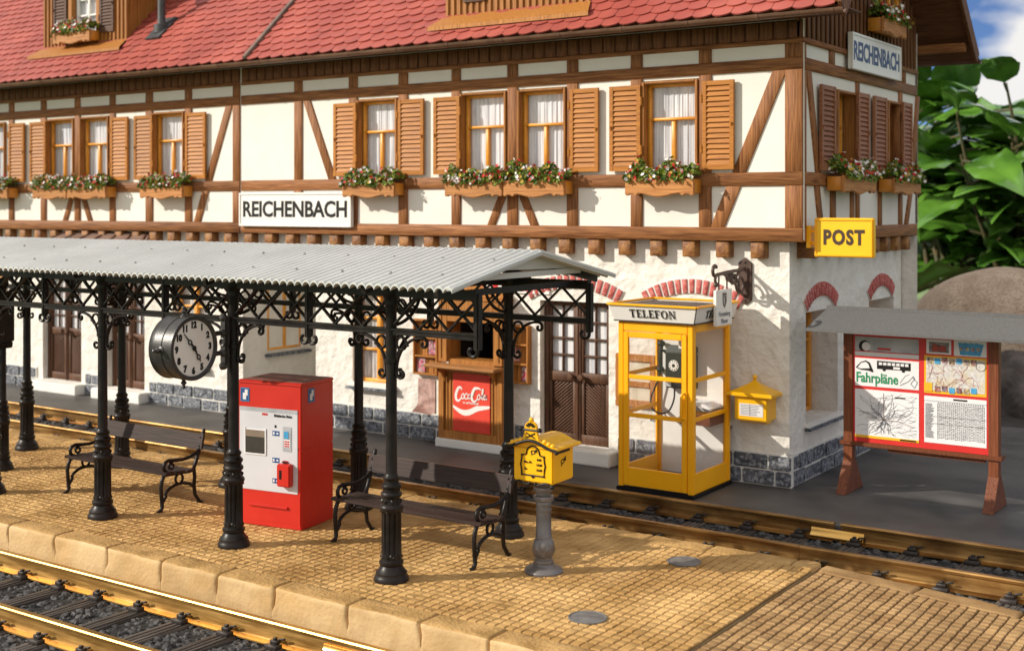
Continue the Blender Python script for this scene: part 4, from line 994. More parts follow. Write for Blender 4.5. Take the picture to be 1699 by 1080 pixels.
# ------------------------------------------------------------------ benches
def bench(label, x0, x1, y):
    W = x1-x0; t = empty('park_bench', ((x0+x1)/2, y, 0), 0, label, 'bench', 'benches under the platform canopy')
    e = W/2-.03
    for yy, w_ in ((.0, .135), (.17, .125), (.325, .115)):
        m = MB(); m.box(-W/2-.05, W/2+.05, yy-.035, yy-.035+w_, .425+yy*-.06, .462+yy*-.06); m.build('seat_slat', bench_wood, t, bevel=.009)
    m = MB(); m.box(-W/2-.02, W/2+.02, -.015, .015, -.095, .095)
    b = m.build('backrest', bench_wood, t, bevel=.007); b.location = (0, .565, .735); b.rotation_euler = (math.radians(-12), 0, 0)
    m = MB()
    for sx in (-1, 1):
        for zz in (-.05, .05): m.lathe([(.009,0),(.009,.006),(.0001,.010)], 8, Matrix.Translation((sx*(W/2-.03), -.016, zz)) @ Matrix.Rotation(PI/2, 4, 'X'))
    m.build('bolt', iron, b)
    sn = lambda pts, r: m.tube([(0, a, c) for a, c in pts], r*1.22, 8)
    for s in (-1, 1):
        m = MB()
        # front leg: S-curve, back leg + back support, arch, ring, arm scroll
        sn([(-.09,.0),(-.05,.012),(-.025,.05),(-.035,.16),(-.045,.28),(-.03,.36),(.0,.415),(.05,.425)], .019)
        sn([(.0,.425),(.2,.415),(.40,.405),(.455,.43),(.50,.53),(.555,.68),(.60,.83),(.615,.86)], .019)
        sn([(.46,.42),(.47,.33),(.46,.22),(.475,.11),(.52,.05),(.545,.012),(.58,.0)], .018)
        sn([(-.03,.09),(.03,.17)]+[(.24+.23*math.cos(a), .16+.125*math.sin(a)) for a in [PI-PI*i/10 for i in range(1,10)]]+[(.47,.12)], .016)
        sn([(.23+.055*math.cos(a), .345+.058*math.sin(a)) for a in [2*PI*i/14 for i in range(15)]], .013)
        arm = [(.56,.66),(.50,.615),(.40,.575),(.28,.565),(.16,.575),(.07,.585),(.02,.57),(-.005,.53),(.0,.49),(.03,.46),(.06,.44)]
        sn(arm, .018); sn([(.14+.0,.57)]+[(.115+.045*math.cos(a)*(1-.04*k2), .515+.045*math.sin(a)*(1-.04*k2)) for k2, a in enumerate([PI/2+2*PI*1.1*i/12 for i in range(13)])], .012)
        for yy, zz in ((-.07,.006), (.56,.006)): m.blob((0, yy, zz+.006), .034, 2, 0, (.8,1.3,.4))
        m.blob((0,.62,.868), .022, 1, 0)
        f = m.build('end_frame', iron, t, smooth=50); f.location = (s*e, 0, 0)
    return t
bench('dark wooden slat bench with iron scroll ends beside the yellow mailbox pillar', -9.27, -7.36, 10.15)
bench('dark wooden slat bench with iron scroll ends left of the red ticket machine', -13.6, -11.78, 9.95)

# ------------------------------------------------------------------ ticket machine
tm = empty('ticket_machine', (-9.83, 10.2, 0), math.radians(8.5), 'red ticket vending machine with silver panel and small screen, between the canopy columns', 'ticket machine')
WT, DT, HT = .87, .63, 1.63        # local: x from -WT..0, y 0..DT, front at y=0
m = MB(); m.box(-WT, 0, 0, DT, 0, HT*.55-.003); m.box(-WT, 0, 0, DT, HT*.55+.003, HT-.03); m.box(-WT+.006,-.006,.006,DT-.006,.02,HT-.05); m.build('cabinet', red_paint, tm, bevel=.01)
m = MB(); m.prism([(-.008,HT-.034),(DT+.004,HT-.034),(DT+.004,HT-.01),(DT-.02,HT),(.03,HT),(-.008,HT-.014)], lambda u, v, d: (d, u, v), -WT-.004, .004); m.build('top_edge', red_paint, tm, bevel=.006, rep=True)
m = MB(); m.box(-WT+.02, -.02, .035, DT-.02, HT-.01, HT+.003); m.build('top_cover', red_dark, tm)
m = MB(); m.box(-WT+.025, -.045, -.006, .004, .40, 1.33); p = m.build('front_panel', silver, tm, bevel=.003)
m = MB(); m.box(-WT+.025, -.045, -.0065, .0, 1.285, 1.331); m.build('grey_strip', pale_grey, p)  # grey strip along the top of the silver panel
m = MB(); m.merge(text_mb('Rhätische Bahn', .042, .002, .0012, .95), face_M((-.24, -.0085, 1.255))); m.build('lettering', black_p, p)
m = MB(); m.merge(text_mb('RhB', .032, .002, .002, 1.4), face_M((-.49, -.0085, 1.262))); m.build('logo', red_p, p)
m = MB()
for a in ((-WT+.10,-.47,.80,.815),(-WT+.10,-WT+.115,.815,1.10),(-.485,-.47,.815,1.10)): m.box(a[0],a[1],-.016,0,a[2],a[3])
m.box(-WT+.10, -.47, -.010, 0, 1.075, 1.09); m.build('screen_surround', white_b, p)
m = MB(); m.box(-WT+.115, -.485, -.012, 0, .815, 1.0); sc = m.build('screen', glass_dark, p)
m = MB(); m.box(-WT+.10, -.47, -.014, 0, 1.0, 1.075); m.build('screen_hood', M('hood_brown', (.20,.15,.11), (.28,.22,.17), rough=.4), p)
m = MB(); m.box(-.245, -.12, -.010, 0, .865, 1.14); k = m.build('coin_unit', pale_grey, p, bevel=.004)
m = MB(); m.box(-.225, -.165, -.013, 0, 1.01, 1.09); m.build('display', sky_blue_p, k)
m = MB(); m.box(-.225, -.14, -.013, 0, .91, 1.0); m.build('keypad', white_b, k)
m = MB()
for i in range(3):
    for j in range(3): m.box(-.217+i*.024, -.201+i*.024, -.016, 0, .918+j*.026, .934+j*.026)
m.build('key', red_p, k)
for zz in (1.03, .73, .50):
    m = MB(); m.box(-.385, -.29, -.0085, 0, zz, zz+.055); st_ = m.build('pictogram', blue_p, p)
    m = MB(); m.box(-.375,-.355,-.0105,0,zz+.012,zz+.043); m.prism([(-.335,zz+.022),(-.315,zz+.022),(-.315,zz+.012),(-.298,zz+.0275),(-.315,zz+.043),(-.315,zz+.033),(-.335,zz+.033)], lambda u, v, d: (u, -.0105+d, v), 0, .01); m.build('symbol', white_b, st_, rep=True)
m = MB(); m.box(-.355,-.33,-.009,0,1.12,1.15); m.build('indicator_lamp', black_p, p)
m = MB(); m.box(-.275, -.10, -.085, 0, .485, .735); m.box(-.24, -.165, -.03, 0, .735, .765); k = m.build('ticket_chute', red_paint, tm, bevel=.012)
m = MB(); m.box(-.235, -.205, -.088, -.08, .57, .67); m.box(-.235,-.17,-.032,-.028,.74,.76); m.build('slot', black_p, k)
m = MB(); m.box(-WT+.16, -.17, -.028, 0, .222, .25); m.build('flap_handle', red_paint, tm, bevel=.006)
m = MB(); m.box(-WT+.01,-.012,-.003,0,.06,.385); m.build('flap', red_paint, tm, bevel=.004)
def ticket_sticker(M0):
    m = MB(); k = MB(); w2 = MB()
    m.merge(MB().box(-.062,.062,-.078,.078,0,.003), M0); o = m.build('sticker', blue_p, tm)
    k.merge(MB().box(-.028,.018,-.055,.02,.003,.005), M0); k.merge(MB().box(-.0,.04,-.01,.058,.004,.006), M0); k.build('symbol', white_b, o)
    r = MB(); r.merge(MB().box(-.058,.058,-.074,-.069,.003,.0045).box(-.058,.058,.069,.074,.003,.0045).box(-.058,-.053,-.069,.069,.003,.0045).box(.053,.058,-.069,.069,.003,.0045), M0); r.build('border', sky_blue_p, o)
ticket_sticker(face_M((-WT+.10, -.001, 1.465))); ticket_sticker(face_M((.001, .19, 1.48), PI/2))

# ------------------------------------------------------------------ yellow mailbox on a grey pillar
pb = empty('pillar_mailbox', (-6.77, 10.42, 0), math.radians(2), 'ornate yellow mailbox with black scroll trim on a turned grey pillar on the platform', 'mailbox')
fl2 = lambda r, z, j: r*(1+.10*math.cos(j*6*2*PI/36+ (z-.15)*50)) if .16 < z < .30 else r
m = MB(); m.lathe([(.19,0),(.192,.02),(.18,.04),(.14,.062),(.108,.075),(.098,.088),(.103,.10),(.098,.125),(.084,.132),(.084,.15),(.094,.165),(.104,.20),(.108,.24),(.105,.28),(.097,.31),(.086,.328),(.080,.335),(.080,.36),(.077,.365),(.073,.60),(.078,.606),(.078,.622),(.073,.628),(.072,.66),(.077,.665),(.076,.69),(.0715,.70),(.074,.706),(.098,.712),(.104,.732),(.098,.752),(.073,.760),(.072,.795),(.097,.802),(.103,.822),(.097,.842),(.073,.850),(.072,.90),(.073,1.0)], 36, None, fl2)
m.build('pillar', iron_grey, pb, smooth=35)
bw, bd, bz0, bz1 = .225, .20, .915, 1.27      # half width, half depth
m = MB(); m.box(-bw, bw, -bd, bd, bz0, bz1); body = m.build('box_body', yellow, pb, bevel=.014)
rp_ = [(-bw-.075, bz1-.012)]+[(u, bz1+.006+.075*(.5+.5*math.cos(PI*u/(bw+.05)))) for u in [(-bw-.05)+(2*bw+.10)*i/24 for i in range(25)]]+[(bw+.075, bz1-.012)]
rp2 = rp_+[(u, z-.035) for u, z in rp_[::-1][1:-1]]
m = MB(); m.prism(rp2, lambda u, v, d: (u, d, v), -bd-.05, bd+.05); rf = m.build('roof', yellow, pb, bevel=.008, rep=True)
m = MB(); gb = [(u, z-.03) for u, z in rp_[1:-1]]; m.prism([(-bw,bz1-.03)]+gb[2:-2]+[(bw,bz1-.03)], lambda u, v, d: (u, d, v), -bd, bd); m.build('gable', yellow, body, rep=True)
m = MB()
for i in (2, 4, 6, 18, 20, 22):
    u, z = rp_[1:-1][i]; m.blob((u, -bd-.01, z+.008), .026, 2, 0)
m.build('crest_knob', yellow, rf, smooth=60)
m = MB(); cz = bz1+.095; m.prism([(-.10,cz-.045),(.10,cz-.045),(.085,cz+.01),(.07,cz+.06)]+[(.072*math.cos(a), cz+.085+.068*math.sin(a)) for a in [PI*i/10 for i in range(11)]]+[(-.07,cz+.06),(-.085,cz+.01)], lambda u, v, d: (u, d, v), -bd-.045, -bd-.015); m.blob((0,-bd-.03,cz+.163), .026, 2, 0); cre = m.build('crest', yellow, rf, bevel=.005, rep=True)
m = MB(); y_ = -bd-.05
m.tube([(-.10,y_,cz+.068),(.10,y_,cz+.068)], .010, 8)
for s in (-1, 1): m.blob((s*.105, y_, cz+.072), .024, 2, 0); m.bar((s*.05,y_+.002,cz-.01),(-s*.05,y_+.002,cz+.04), .012, .010)
for i in range(5):
    a = math.radians(30+30*i); m.bar((.025*math.cos(a), y_, cz+.088+.022*math.sin(a)), (.055*math.cos(a), y_, cz+.088+.052*math.sin(a)), .012, .014)
m.build('crest_ornament', black_p, cre, smooth=40)
m = MB(); m.tube([(u, -bd-.052, z-.020) for u, z in rp_], .016, 8)
for s in (-1, 1): m.blob((s*(bw+.07), -bd-.052, bz1-.03), .022, 2, 0)
m.build('black_trim', black_p, rf, smooth=60)
m = MB()
for s in (-1, 1):
    m.tube([(s*a, -bd-.012, c) for a, c in ((.03,bz0-.01),(.06,bz0-.02),(.10,bz0-.006),(.15,bz0+.008),(.19,bz0-.002),(.215,bz0-.018))], .011, 7); m.blob((s*.222, -bd-.012, bz0-.018), .024, 2, 0); m.blob((s*.035,-bd-.012,bz0-.008),.018,2,0)
m.build('scroll_trim', black_p, body, smooth=60)
pz0, pz1 = bz0+.07, bz0+.30
outl = [(-.125,pz0),(.125,pz0),(.13,pz0+.06),(.14,pz0+.10),(.13,pz0+.14),(.125,pz0+.19),(.08,pz0+.20)]+[(.075*math.cos(a), pz0+.21+.075*math.sin(a)) for a in [PI*i/10 for i in range(11)]]+[(-.08,pz0+.20),(-.125,pz0+.19),(-.13,pz0+.14),(-.14,pz0+.10),(-.13,pz0+.06)]
m = MB(); m.tube([(u, -bd-.004, v) for u, v in outl+outl[:1]], .0075, 6, cap=False)
for u, v in ((-.125,pz0),(.125,pz0),(-.125,pz0+.19),(.125,pz0+.19)): m.blob((u,-bd-.004,v), .013, 1, 0)
m.prism([(-.03,pz0),(.03,pz0),(0,pz0-.03)], lambda u, v, d: (u, -bd-.008+d, v), 0, .008)
m.build('notice_outline', black_p, body, smooth=60)
m = MB()
for tx, u, v, s in (('Mo.-Fr.',-.055,pz0+.125,.032),('Sa.',-.08,pz0+.06,.032),('8.⁰⁰',.07,pz0+.155,.03),('14.⁰⁰',.07,pz0+.105,.03),('12.⁰⁰',.07,pz0+.055,.03)):
    m.merge(text_mb(tx.replace('⁰⁰','00'), s, .003, .0012), face_M((u, -bd-.003, v)))
def horn(Mm, s):
    k = MB(); k.tube([(s*.026*math.cos(t), s*.018*math.sin(t), 0) for t in [2*PI*i/14 for i in range(15)]], .0045, 5); k.prism([(.012*s,.014*s),(.05*s,.040*s),(.052*s,-.002*s)], lambda u, v, d: (u, v, d), 0, .005); k.prism([(-.012*s,-.012*s),(-.004*s,-.018*s),(-.030*s,-.038*s)], lambda u, v, d: (u, v, d), 0, .005); m.merge(k, Mm)
horn(face_M((0,-bd-.004,pz0+.225)), .85); horn(face_M((bw+.003, -.02, bz0+.20), PI/2), 1.1)
m.build('lettering', black_p, body)
m = MB(); m.box(bw-.002, bw+.004, -.13, .12, bz0+.285, bz0+.315); m.build('letter_slot', black_p, body)

# ------------------------------------------------------------------ telephone booth
TX0, TX1, TY0, TY1 = -7.965, -6.915, 14.0, 15.09
tb = empty('telephone_booth', (TX1, TY0, 0), 0, 'yellow glazed telephone booth with white flared sign band, standing against the plaster wall', 'telephone booth')
w_, dpt, HB = TX1-TX0, TY1-TY0, 2.14
m = MB(); m.box(-w_-.02, .02, -.02, dpt+.02, 0, .05); m.build('base', black_p, tb, bevel=.006)
m = MB(); m.box(-w_+.03, -.03, .03, dpt-.03, .05, .075); m.build('floor', asphalt, tb)
pw = .075; m = MB()
for x in (-w_, -pw):
    for y in (0, dpt-pw): m.box(x, x+pw, y, y+pw, .05, HB)
m.box(-w_+pw, -pw, 0, pw*.7, HB-.12, HB); m.box(-w_+pw, -pw, dpt-pw*.7, dpt, HB-.12, HB); m.box(-w_, -w_+pw*.7, pw, dpt-pw, HB-.10, HB); m.box(-pw*.7, 0, pw, dpt-pw, HB-.10, HB)
m.build('frame', booth_yel, tb, bevel=.008)
m = MB(); dx0, dx1 = -w_+pw+.006, -pw-.006; s_ = .07
m.box(dx0, dx0+s_, -.012, .03, .07, HB-.125); m.box(dx1-s_, dx1, -.012, .03, .07, HB-.125); m.box(dx0+s_, dx1-s_, -.012, .03, .07, .30); m.box(dx0+s_, dx1-s_, -.012, .03, HB-.20, HB-.125)
for z in (.935, 1.42): m.box(dx0+s_, dx1-s_, -.006, .026, z, z+.055)
dr = m.build('door', booth_yel, tb, bevel=.006)
m = MB(); m.quad((dx0+.03,.01,.2),(dx1-.03,.01,.2),(dx1-.03,.01,HB-.15),(dx0+.03,.01,HB-.15)); m.build('pane', booth_glass, dr)
m = MB(); m.tube([(dx1-.035,-.012,.98),(dx1-.045,-.06,.99),(dx1-.05,-.065,1.06),(dx1-.045,-.065,1.25),(dx1-.035,-.06,1.29),(dx1-.02,-.012,1.30)], .016, 8); m.box(dx1-.05,dx1+.01,-.02,-.010,.97,1.31); m.build('handle', booth_yel, dr, smooth=50)
for nm, xx in (('side_panel', -.0), ('side_panel', -w_)):
    m = MB(); x0, x1 = (xx-.04, xx-.008) if xx == 0 else (xx+.008, xx+.04)
    m.box(x0, x1, pw, dpt-pw, .05, .30); m.box(x0, x1, pw, pw+.03, .30, HB-.10); m.box(x0, x1, dpt-pw-.03, dpt-pw, .30, HB-.10)
    for z in (.935, 1.42): m.box(x0+.004, x1-.004, pw+.03, dpt-pw-.03, z, z+.055)
    o = m.build(nm, booth_yel, tb, bevel=.006)
    m = MB(); xc = (x0+x1)/2; m.quad((xc,pw,.2),(xc,dpt-pw,.2),(xc,dpt-pw,HB-.05),(xc,pw,HB-.05)); m.build('pane', booth_glass, o)
m = MB(); m.box(-w_+pw, -pw, dpt-.05, dpt-.03, .07, HB-.10); m.build('back_panel', white_p, tb)
# flared roof band
def ring(m, a0, z0, a1, z1):
    q0 = [(-w_-a0,-a0,z0),(a0,-a0,z0),(a0,dpt+a0*.3,z0),(-w_-a0,dpt+a0*.3,z0)]; q1 = [(-w_-a1,-a1,z1),(a1,-a1,z1),(a1,dpt+a1*.3,z1),(-w_-a1,dpt+a1*.3,z1)]
    m.add(q0+q1, [(i,(i+1)%4,4+(i+1)%4,4+i) for i in range(4)]); return q0, q1
m = MB(); ring(m, .035, HB+.018, .095, HB+.215); ring(m, .088, HB+.215, .028, HB+.018); q0, q1 = ring(m, .095, HB+.215, .088, HB+.215); ring(m, .028, HB+.018, .035, HB+.018)
bnd = m.build('sign_band', white_p, tb, rep=True)
m = MB()
for a, b in (((-w_-.098,-.098),(.098,-.098)),((.098,-.098),(.098,dpt+.03)),((-w_-.098,dpt+.03),(.098,dpt+.03)),((-w_-.098,-.098),(-w_-.098,dpt+.03))): m.bar((a[0],a[1],HB+.222),(b[0],b[1],HB+.222), .04, .026)
m.build('roof_rim', booth_yel, tb, bevel=.004)
m = MB()
for a, b in (((-w_-.037,-.039),(.037,-.039)),((.039,-.037),(.039,dpt+.01))): m.bar((a[0],a[1],HB+.012),(b[0],b[1],HB+.012), .016, .014); m.bar((a[0]*1.0-(.062 if a[0] < -.5 else -.062 if False else 0),a[1]-.062 if a[0] < -.5 else a[1]-.06,HB+.206),(b[0]+.058,b[1]-.062 if b[1] < 0 else b[1]+.02,HB+.206), .012, .012) if False else None
m.bar((.037,-.039,HB+.018),(.0965,-.0985,HB+.213), .010, .010); m.build('black_edge', black_p, bnd)
m = MB(); m.box(-w_-.076, .076, -.076, dpt+.022, HB+.182, HB+.192); m.build('roof_top', M('booth_roof', (.07,.06,.05), (.12,.10,.085), scale=4, rough=.7), tb)
m = MB(); m.box(-w_, 0, 0, dpt, HB, HB+.02); m.build('ceiling', booth_yel, tb)
def serif_word(word, H, bold=.17):
    # roman capitals: heavy stems, thin bars, small bracketed serifs
    m = MB(); x = 0; t = H*bold; h = H*.07; s = H*.09
    P = lambda pts: m.prism(pts, lambda u, v, d: (u, v, d), 0, .004)
    R_ = lambda a, b, c, d: P([(a,c),(b,c),(b,d),(a,d)])
    def stem(a): R_(a, a+t, h, H-h); R_(a-s, a+t+s, 0, h); R_(a-s, a+t+s, H-h, H)
    for ch in word:
        if ch == 'T': W = H*.78; R_(W/2-t/2, W/2+t/2, h, H-h); R_(W/2-t/2-s, W/2+t/2+s, 0, h); R_(0, W, H-h, H); P([(0,H-h),(h,H-h),(h*.5,H*.70),(0,H*.70)]); P([(W,H-h),(W,H*.70),(W-h*.5,H*.70),(W-h,H-h)]); x0 = W
        elif ch in 'EFL':
            W = H*.66; stem(s)
            if ch in 'EF': R_(s+t+s, W, H-h, H); P([(W,H-h),(W,H*.72),(W-h*.6,H*.72),(W-h*1.2,H-h)]); R_(s+t, W*.72, H*.48, H*.48+h); P([(W*.72,H*.36),(W*.72,H*.66),(W*.72-h*.8,H*.55),(W*.72-h*.8,H*.46)])
            if ch in 'EL': R_(s+t+s, W, 0, h); P([(W,h),(W-h*1.2,h),(W-h*.6,H*.30),(W,H*.30)])
            x0 = W
        elif ch == 'O':
            W = H*.86; n = 28; o1 = [(W/2+W/2*math.cos(2*PI*i/n), H/2+H*.52*math.sin(2*PI*i/n)) for i in range(n)]; o2 = [(W/2+(W/2-t*.95)*math.cos(2*PI*i/n), H/2+(H*.52-h)*math.sin(2*PI*i/n)) for i in range(n)]
            for i in range(n): j = (i+1) % n; P([o1[i], o1[j], o2[j], o2[i]])
            x0 = W
        elif ch == 'N':
            W = H*.86; th = t*.5; R_(s, s+th, h, H); R_(0, s+th+s, 0, h); R_(0, s, H-h, H); R_(W-s-th, W-s, 0, H-h); R_(W-2*s-th, W, H-h, H); P([(s,H),(s+t*.9,H),(W-s,0),(W-s-t*.6,0)]); x0 = W
        m.v = [(v[0], v[1], v[2]) for v in m.v]
        # shift everything built for this letter
        k0 = getattr(m, 'mark', 0)
        m.v[k0:] = [(v[0]+x, v[1], v[2]) for v in m.v[k0:]]; m.mark = len(m.v); x += x0+H*.16
    return m, x-H*.16
tilt = math.atan2(.06, .197)
for loc, rz in (((-w_/2, -.071, HB+.115), 0), ((.071, dpt/2, HB+.115), PI/2)):
    sm, sw = serif_word('TELEFON', .105); k = MB(); k.merge(sm, Matrix.Translation(loc) @ Matrix.Rotation(rz, 4, 'Z') @ Matrix.Rotation(PI/2+tilt, 4, 'X') @ Matrix.Translation((-sw/2, -.052, .0)))
    k.build('lettering', black_p, bnd, rep=True)
# the telephone inside hangs on the back panel
tp = empty('wall_telephone', (-7.56, TY1-.052, 0), 0, 'black wall telephone with dial and coiled cord inside the yellow booth', 'telephone')
m = MB(); m.box(-.21, .21, -.13, 0, 1.20, 1.66); m.prism([(1.66,-.13),(1.66,0),(1.76,0),(1.74,-.09)], lambda u, v, d: (d, v, u), -.21, .21); b_ = m.build('case', black_p, tp, bevel=.012, rep=True)
m = MB(); m.box(-.03, .15, -.10, -.02, 1.72, 1.86); m.build('sign_card', white_p, tp, bevel=.006)
m = MB(); m.lathe([(.072,0),(.072,.008),(.045,.012),(.0001,.012)], 24, Matrix.Translation((-.08,-.131,1.50)) @ Matrix.Rotation(PI/2, 4, 'X')); dl = m.build('dial', white_p, b_)
m = MB()
for i in range(10):
    a = 2*PI*i/10; m.lathe([(.013,0),(.0001,.002)], 8, Matrix.Translation((-.08+.052*math.cos(a),-.141,1.50+.052*math.sin(a))) @ Matrix.Rotation(PI/2, 4, 'X'))
m.lathe([(.025,0),(.0001,.003)], 10, Matrix.Translation((-.08,-.1435,1.50)) @ Matrix.Rotation(PI/2, 4, 'X')); m.build('finger_hole', black_p, dl)
m = MB(); m.box(-.20,-.12,-.136,-.128,1.22,1.30); m.build('coin_return', pale_grey, b_)
m = MB(); xx = -.30; m.tube([(xx,-.07,1.44),(xx,-.09,1.55),(xx,-.09,1.66),(xx+.01,-.07,1.76)], .026, 10); m.blob((xx+.01,-.08,1.775), .055, 2, 0, (1,1.1,.8)); m.blob((xx-.005,-.08,1.43), .055, 2, 0, (1,1.1,.8)); m.box(xx-.02,-.2,-.06,-.02,1.66,1.69); m.build('handset', black_p, tp, smooth=60)
def smooth_path(P, k=5):
    P = [Vector(p) for p in P]; P = [P[0]*2-P[1]]+P+[P[-1]*2-P[-2]]; o = []
    for i in range(len(P)-3):
        a, b, c, d = P[i:i+4]
        for j in range(k): t = j/k; o.append(.5*((2*b)+(c-a)*t+(2*a-5*b+4*c-d)*t*t+(3*b-a-3*c+d)*t**3))
    return o+[P[-2]]
m = MB(); m.tube(smooth_path([(xx,-.08,1.40),(xx-.06,-.10,1.22),(xx-.13,-.12,1.03),(xx-.10,-.12,.90),(xx+.02,-.12,.85),(xx+.14,-.11,.90),(xx+.20,-.09,1.05),(xx+.20,-.07,1.21)]), .012, 8); m.build('cord', black_p, tp, smooth=60)
sh = empty('directory_shelf', (TX1-.33, TY1-.06, .0), 0, 'brown shelf box with pale open telephone directories inside the booth', 'shelf')
m = MB(); m.box(-.16, .27, -.42, 0, .80, .83); m.box(-.16, .27, -.42, -.40, .83, .99); m.box(.25, .27, -.40, 0, .83, .99); m.box(-.16, -.14, -.40, 0, .83, .99); m.build('shelf_box', notice_wood, sh, bevel=.004)
m = MB(); m.prism([(-.14,1.0),(.055,1.04),(.25,1.0),(.25,1.02),(.15,1.075),(.06,1.06),(-.04,1.075),(-.14,1.02)], lambda u, v, d: (u, d, v), -.38, -.04); m.build('directory', white_b, sh, bevel=.004, rep=True)

# ------------------------------------------------------------------ yellow wall mailbox
wmx0, wmx1 = wx(1219, 15.0), wx(1273, 15.0)
wm = empty('wall_mailbox', ((wmx0+wmx1)/2, YL, 0), 0, 'small yellow mailbox with tent roof and paper label on the wall beside the phone booth', 'mailbox')
hw = (wmx1-wmx0)/2; z0_, z1_ = wz(1240, 697, 15.0), wz(1240, 656, 15.0)
m = MB(); m.box(-hw, hw, -.30, -.0, z0_, z1_); m.prism([(-.28,z0_),(-.02,z0_),(-.06,z0_-.05),(-.2,z0_-.05)], lambda u, v, d: (d, u, v), -hw+.04, hw-.04); bo = m.build('box_body', yellow, wm, bevel=.012, rep=True)
m = MB(); ox = .085; A_ = [(-hw-ox,-.36,z1_-.005),(hw+ox,-.36,z1_-.005),(hw+ox,.0,z1_-.005),(-hw-ox,.0,z1_-.005)]
lev = []
for k_ in range(7):
    t_ = k_/6; s_ = (1-t_)**1.35; zz = z1_+.03+(.17)*t_
    cx_, cy_ = 0, -.16
    lev.append([(cx_+(p[0]-cx_)*max(s_,.06), cy_+(p[1]-cy_)*max(s_,.08), zz) for p in A_])
allv = A_+[v for l_ in lev for v in l_]; fs = [(3,2,1,0)]
for k_ in range(7):
    for i in range(4): fs.append((4*k_+i, 4*k_+(i+1)%4, 4*(k_+1)+(i+1)%4, 4*(k_+1)+i))
fs.append((28,29,30,31)); m.add(allv, fs); m.blob((0,-.16,z1_+.225), .034, 2, 0); m.build('roof', yellow, wm, smooth=35, rep=True)
m = MB(); m.box(-.15, .17, -.3045, -.299, z0_+.055, z0_+.215); lb = m.build('label', white_b, bo)
m = MB()
for i in range(7):
    zz = z0_+.075+i*.02; m.box(-.135, .155-R.uniform(0,.08), -.3065, -.304, zz, zz+.006)
m.box(-.01,-.004,-.3065,-.304,z0_+.06,z0_+.21); m.build('print', grey_ink, lb)
m = MB(); m.box(hw, hw+.006, -.22, -.06, z1_-.075, z1_-.05); m.build('letter_slot', yellow, bo)

# ------------------------------------------------------------------ wrought iron bracket with hanging pub sign
hx = -6.79
hs = empty('hanging_sign', (hx, YL, 0), 0, 'brown wrought iron bracket with hanging white coat of arms sign over the phone booth', 'hanging sign')
m = MB(); m.prism([(-.095,2.38),(0,2.31),(.095,2.38),(.095,2.86),(0,2.93),(-.095,2.86)], lambda u, v, d: (u, -.03+d, v), 0, .045)
m.prism([(-.05,2.44),(.05,2.44),(.05,2.80),(-.05,2.80)], lambda u, v, d: (u, -.06+d, v), 0, .04)
for z in (2.37, 2.87): m.blob((0,-.035,z), .022, 1, 0)
m.build('wall_plate', bracket_brown, hs, bevel=.012, rep=True)
m = MB(); P = lambda pts: [(0, a, b) for a, b in pts]
m.tube(P([(0,2.79),(-.30,2.77),(-.6,2.76),(-.88,2.74)]), .024, 8)
m.tube(P([(-.88,2.74)]+[(-.93+.07*math.cos(t)*(1-.02*i), 2.80+.075*math.sin(t)*(1-.02*i)) for i, t in enumerate([-PI*.3-2*PI*.75*i/14 for i in range(15)])]), .022, 8)
m.tube(P([(-.90,2.74),(-.93,2.68),(-.90,2.63)]), .02, 8); m.blob((0,-.90,2.62), .035, 2, 0)
for cy, cz, r in ((-.18,2.60,.16),(-.40,2.67,.085),(-.55,2.70,.055)): m.tube(P(spiral(cy, cz, r, 1.4, PI/2, 1, 26, .25)), .017, 7)
m.tube(P([(-.02,2.42),(-.12,2.46),(-.26,2.56),(-.44,2.66),(-.70,2.75)]), .018, 7)
for cy, cz in ((-.36,2.70),(-.48,2.66),(-.30,2.64),(-.52,2.72)): m.blob((.0,cy,cz), .035, 2, .2)
m.build('scroll_arm', bracket_brown, hs, smooth=60)
m = MB(); 
for y in (-.82, -.58): m.tube([(0,y,2.75),(0,y,2.53)], .011, 6)
m.build('hanger', bracket_brown, hs)
m = MB(); m.box(-.022, .022, -.93, -.47, 2.10, 2.55); sb = m.build('sign_board', white_p, hs, bevel=.006)
k = MB(); q = face_M((.0235, -.70, 2.42), PI/2)
k.merge(MB().prism([(-.055,.05),(.055,.05),(.055,-.02),(.03,-.075),(0,-.10),(-.03,-.075),(-.055,-.02)], lambda u, v, d: (u, v, d), 0, .003), q)
for u in (-.045,-.015,.015,.045): k.merge(MB().prism([(u-.012,.055),(u+.012,.055),(u+.008,.085),(u,.095),(u-.008,.085)], lambda a, b, d: (a, b, d), 0, .003), q)
k.build('crest', bracket_brown, sb, rep=True)
k2 = MB(); k2.merge(MB().prism([(-.038,.038),(-.004,.038),(-.004,-.06),(-.026,-.045),(-.038,-.015)], lambda u, v, d: (u, v, .003+d), 0, .002), q); k2.build('crest_field', pale_grey, sb, rep=True)
k = MB(); k.merge(text_mb('Fürstenberg', .085, .003, .001, .82), face_M((.0235,-.70,2.245), PI/2)); k.merge(text_mb('Pilsner', .085, .003, .001, .9), face_M((.0235,-.70,2.155), PI/2)); k.build('lettering', grey_ink, sb)

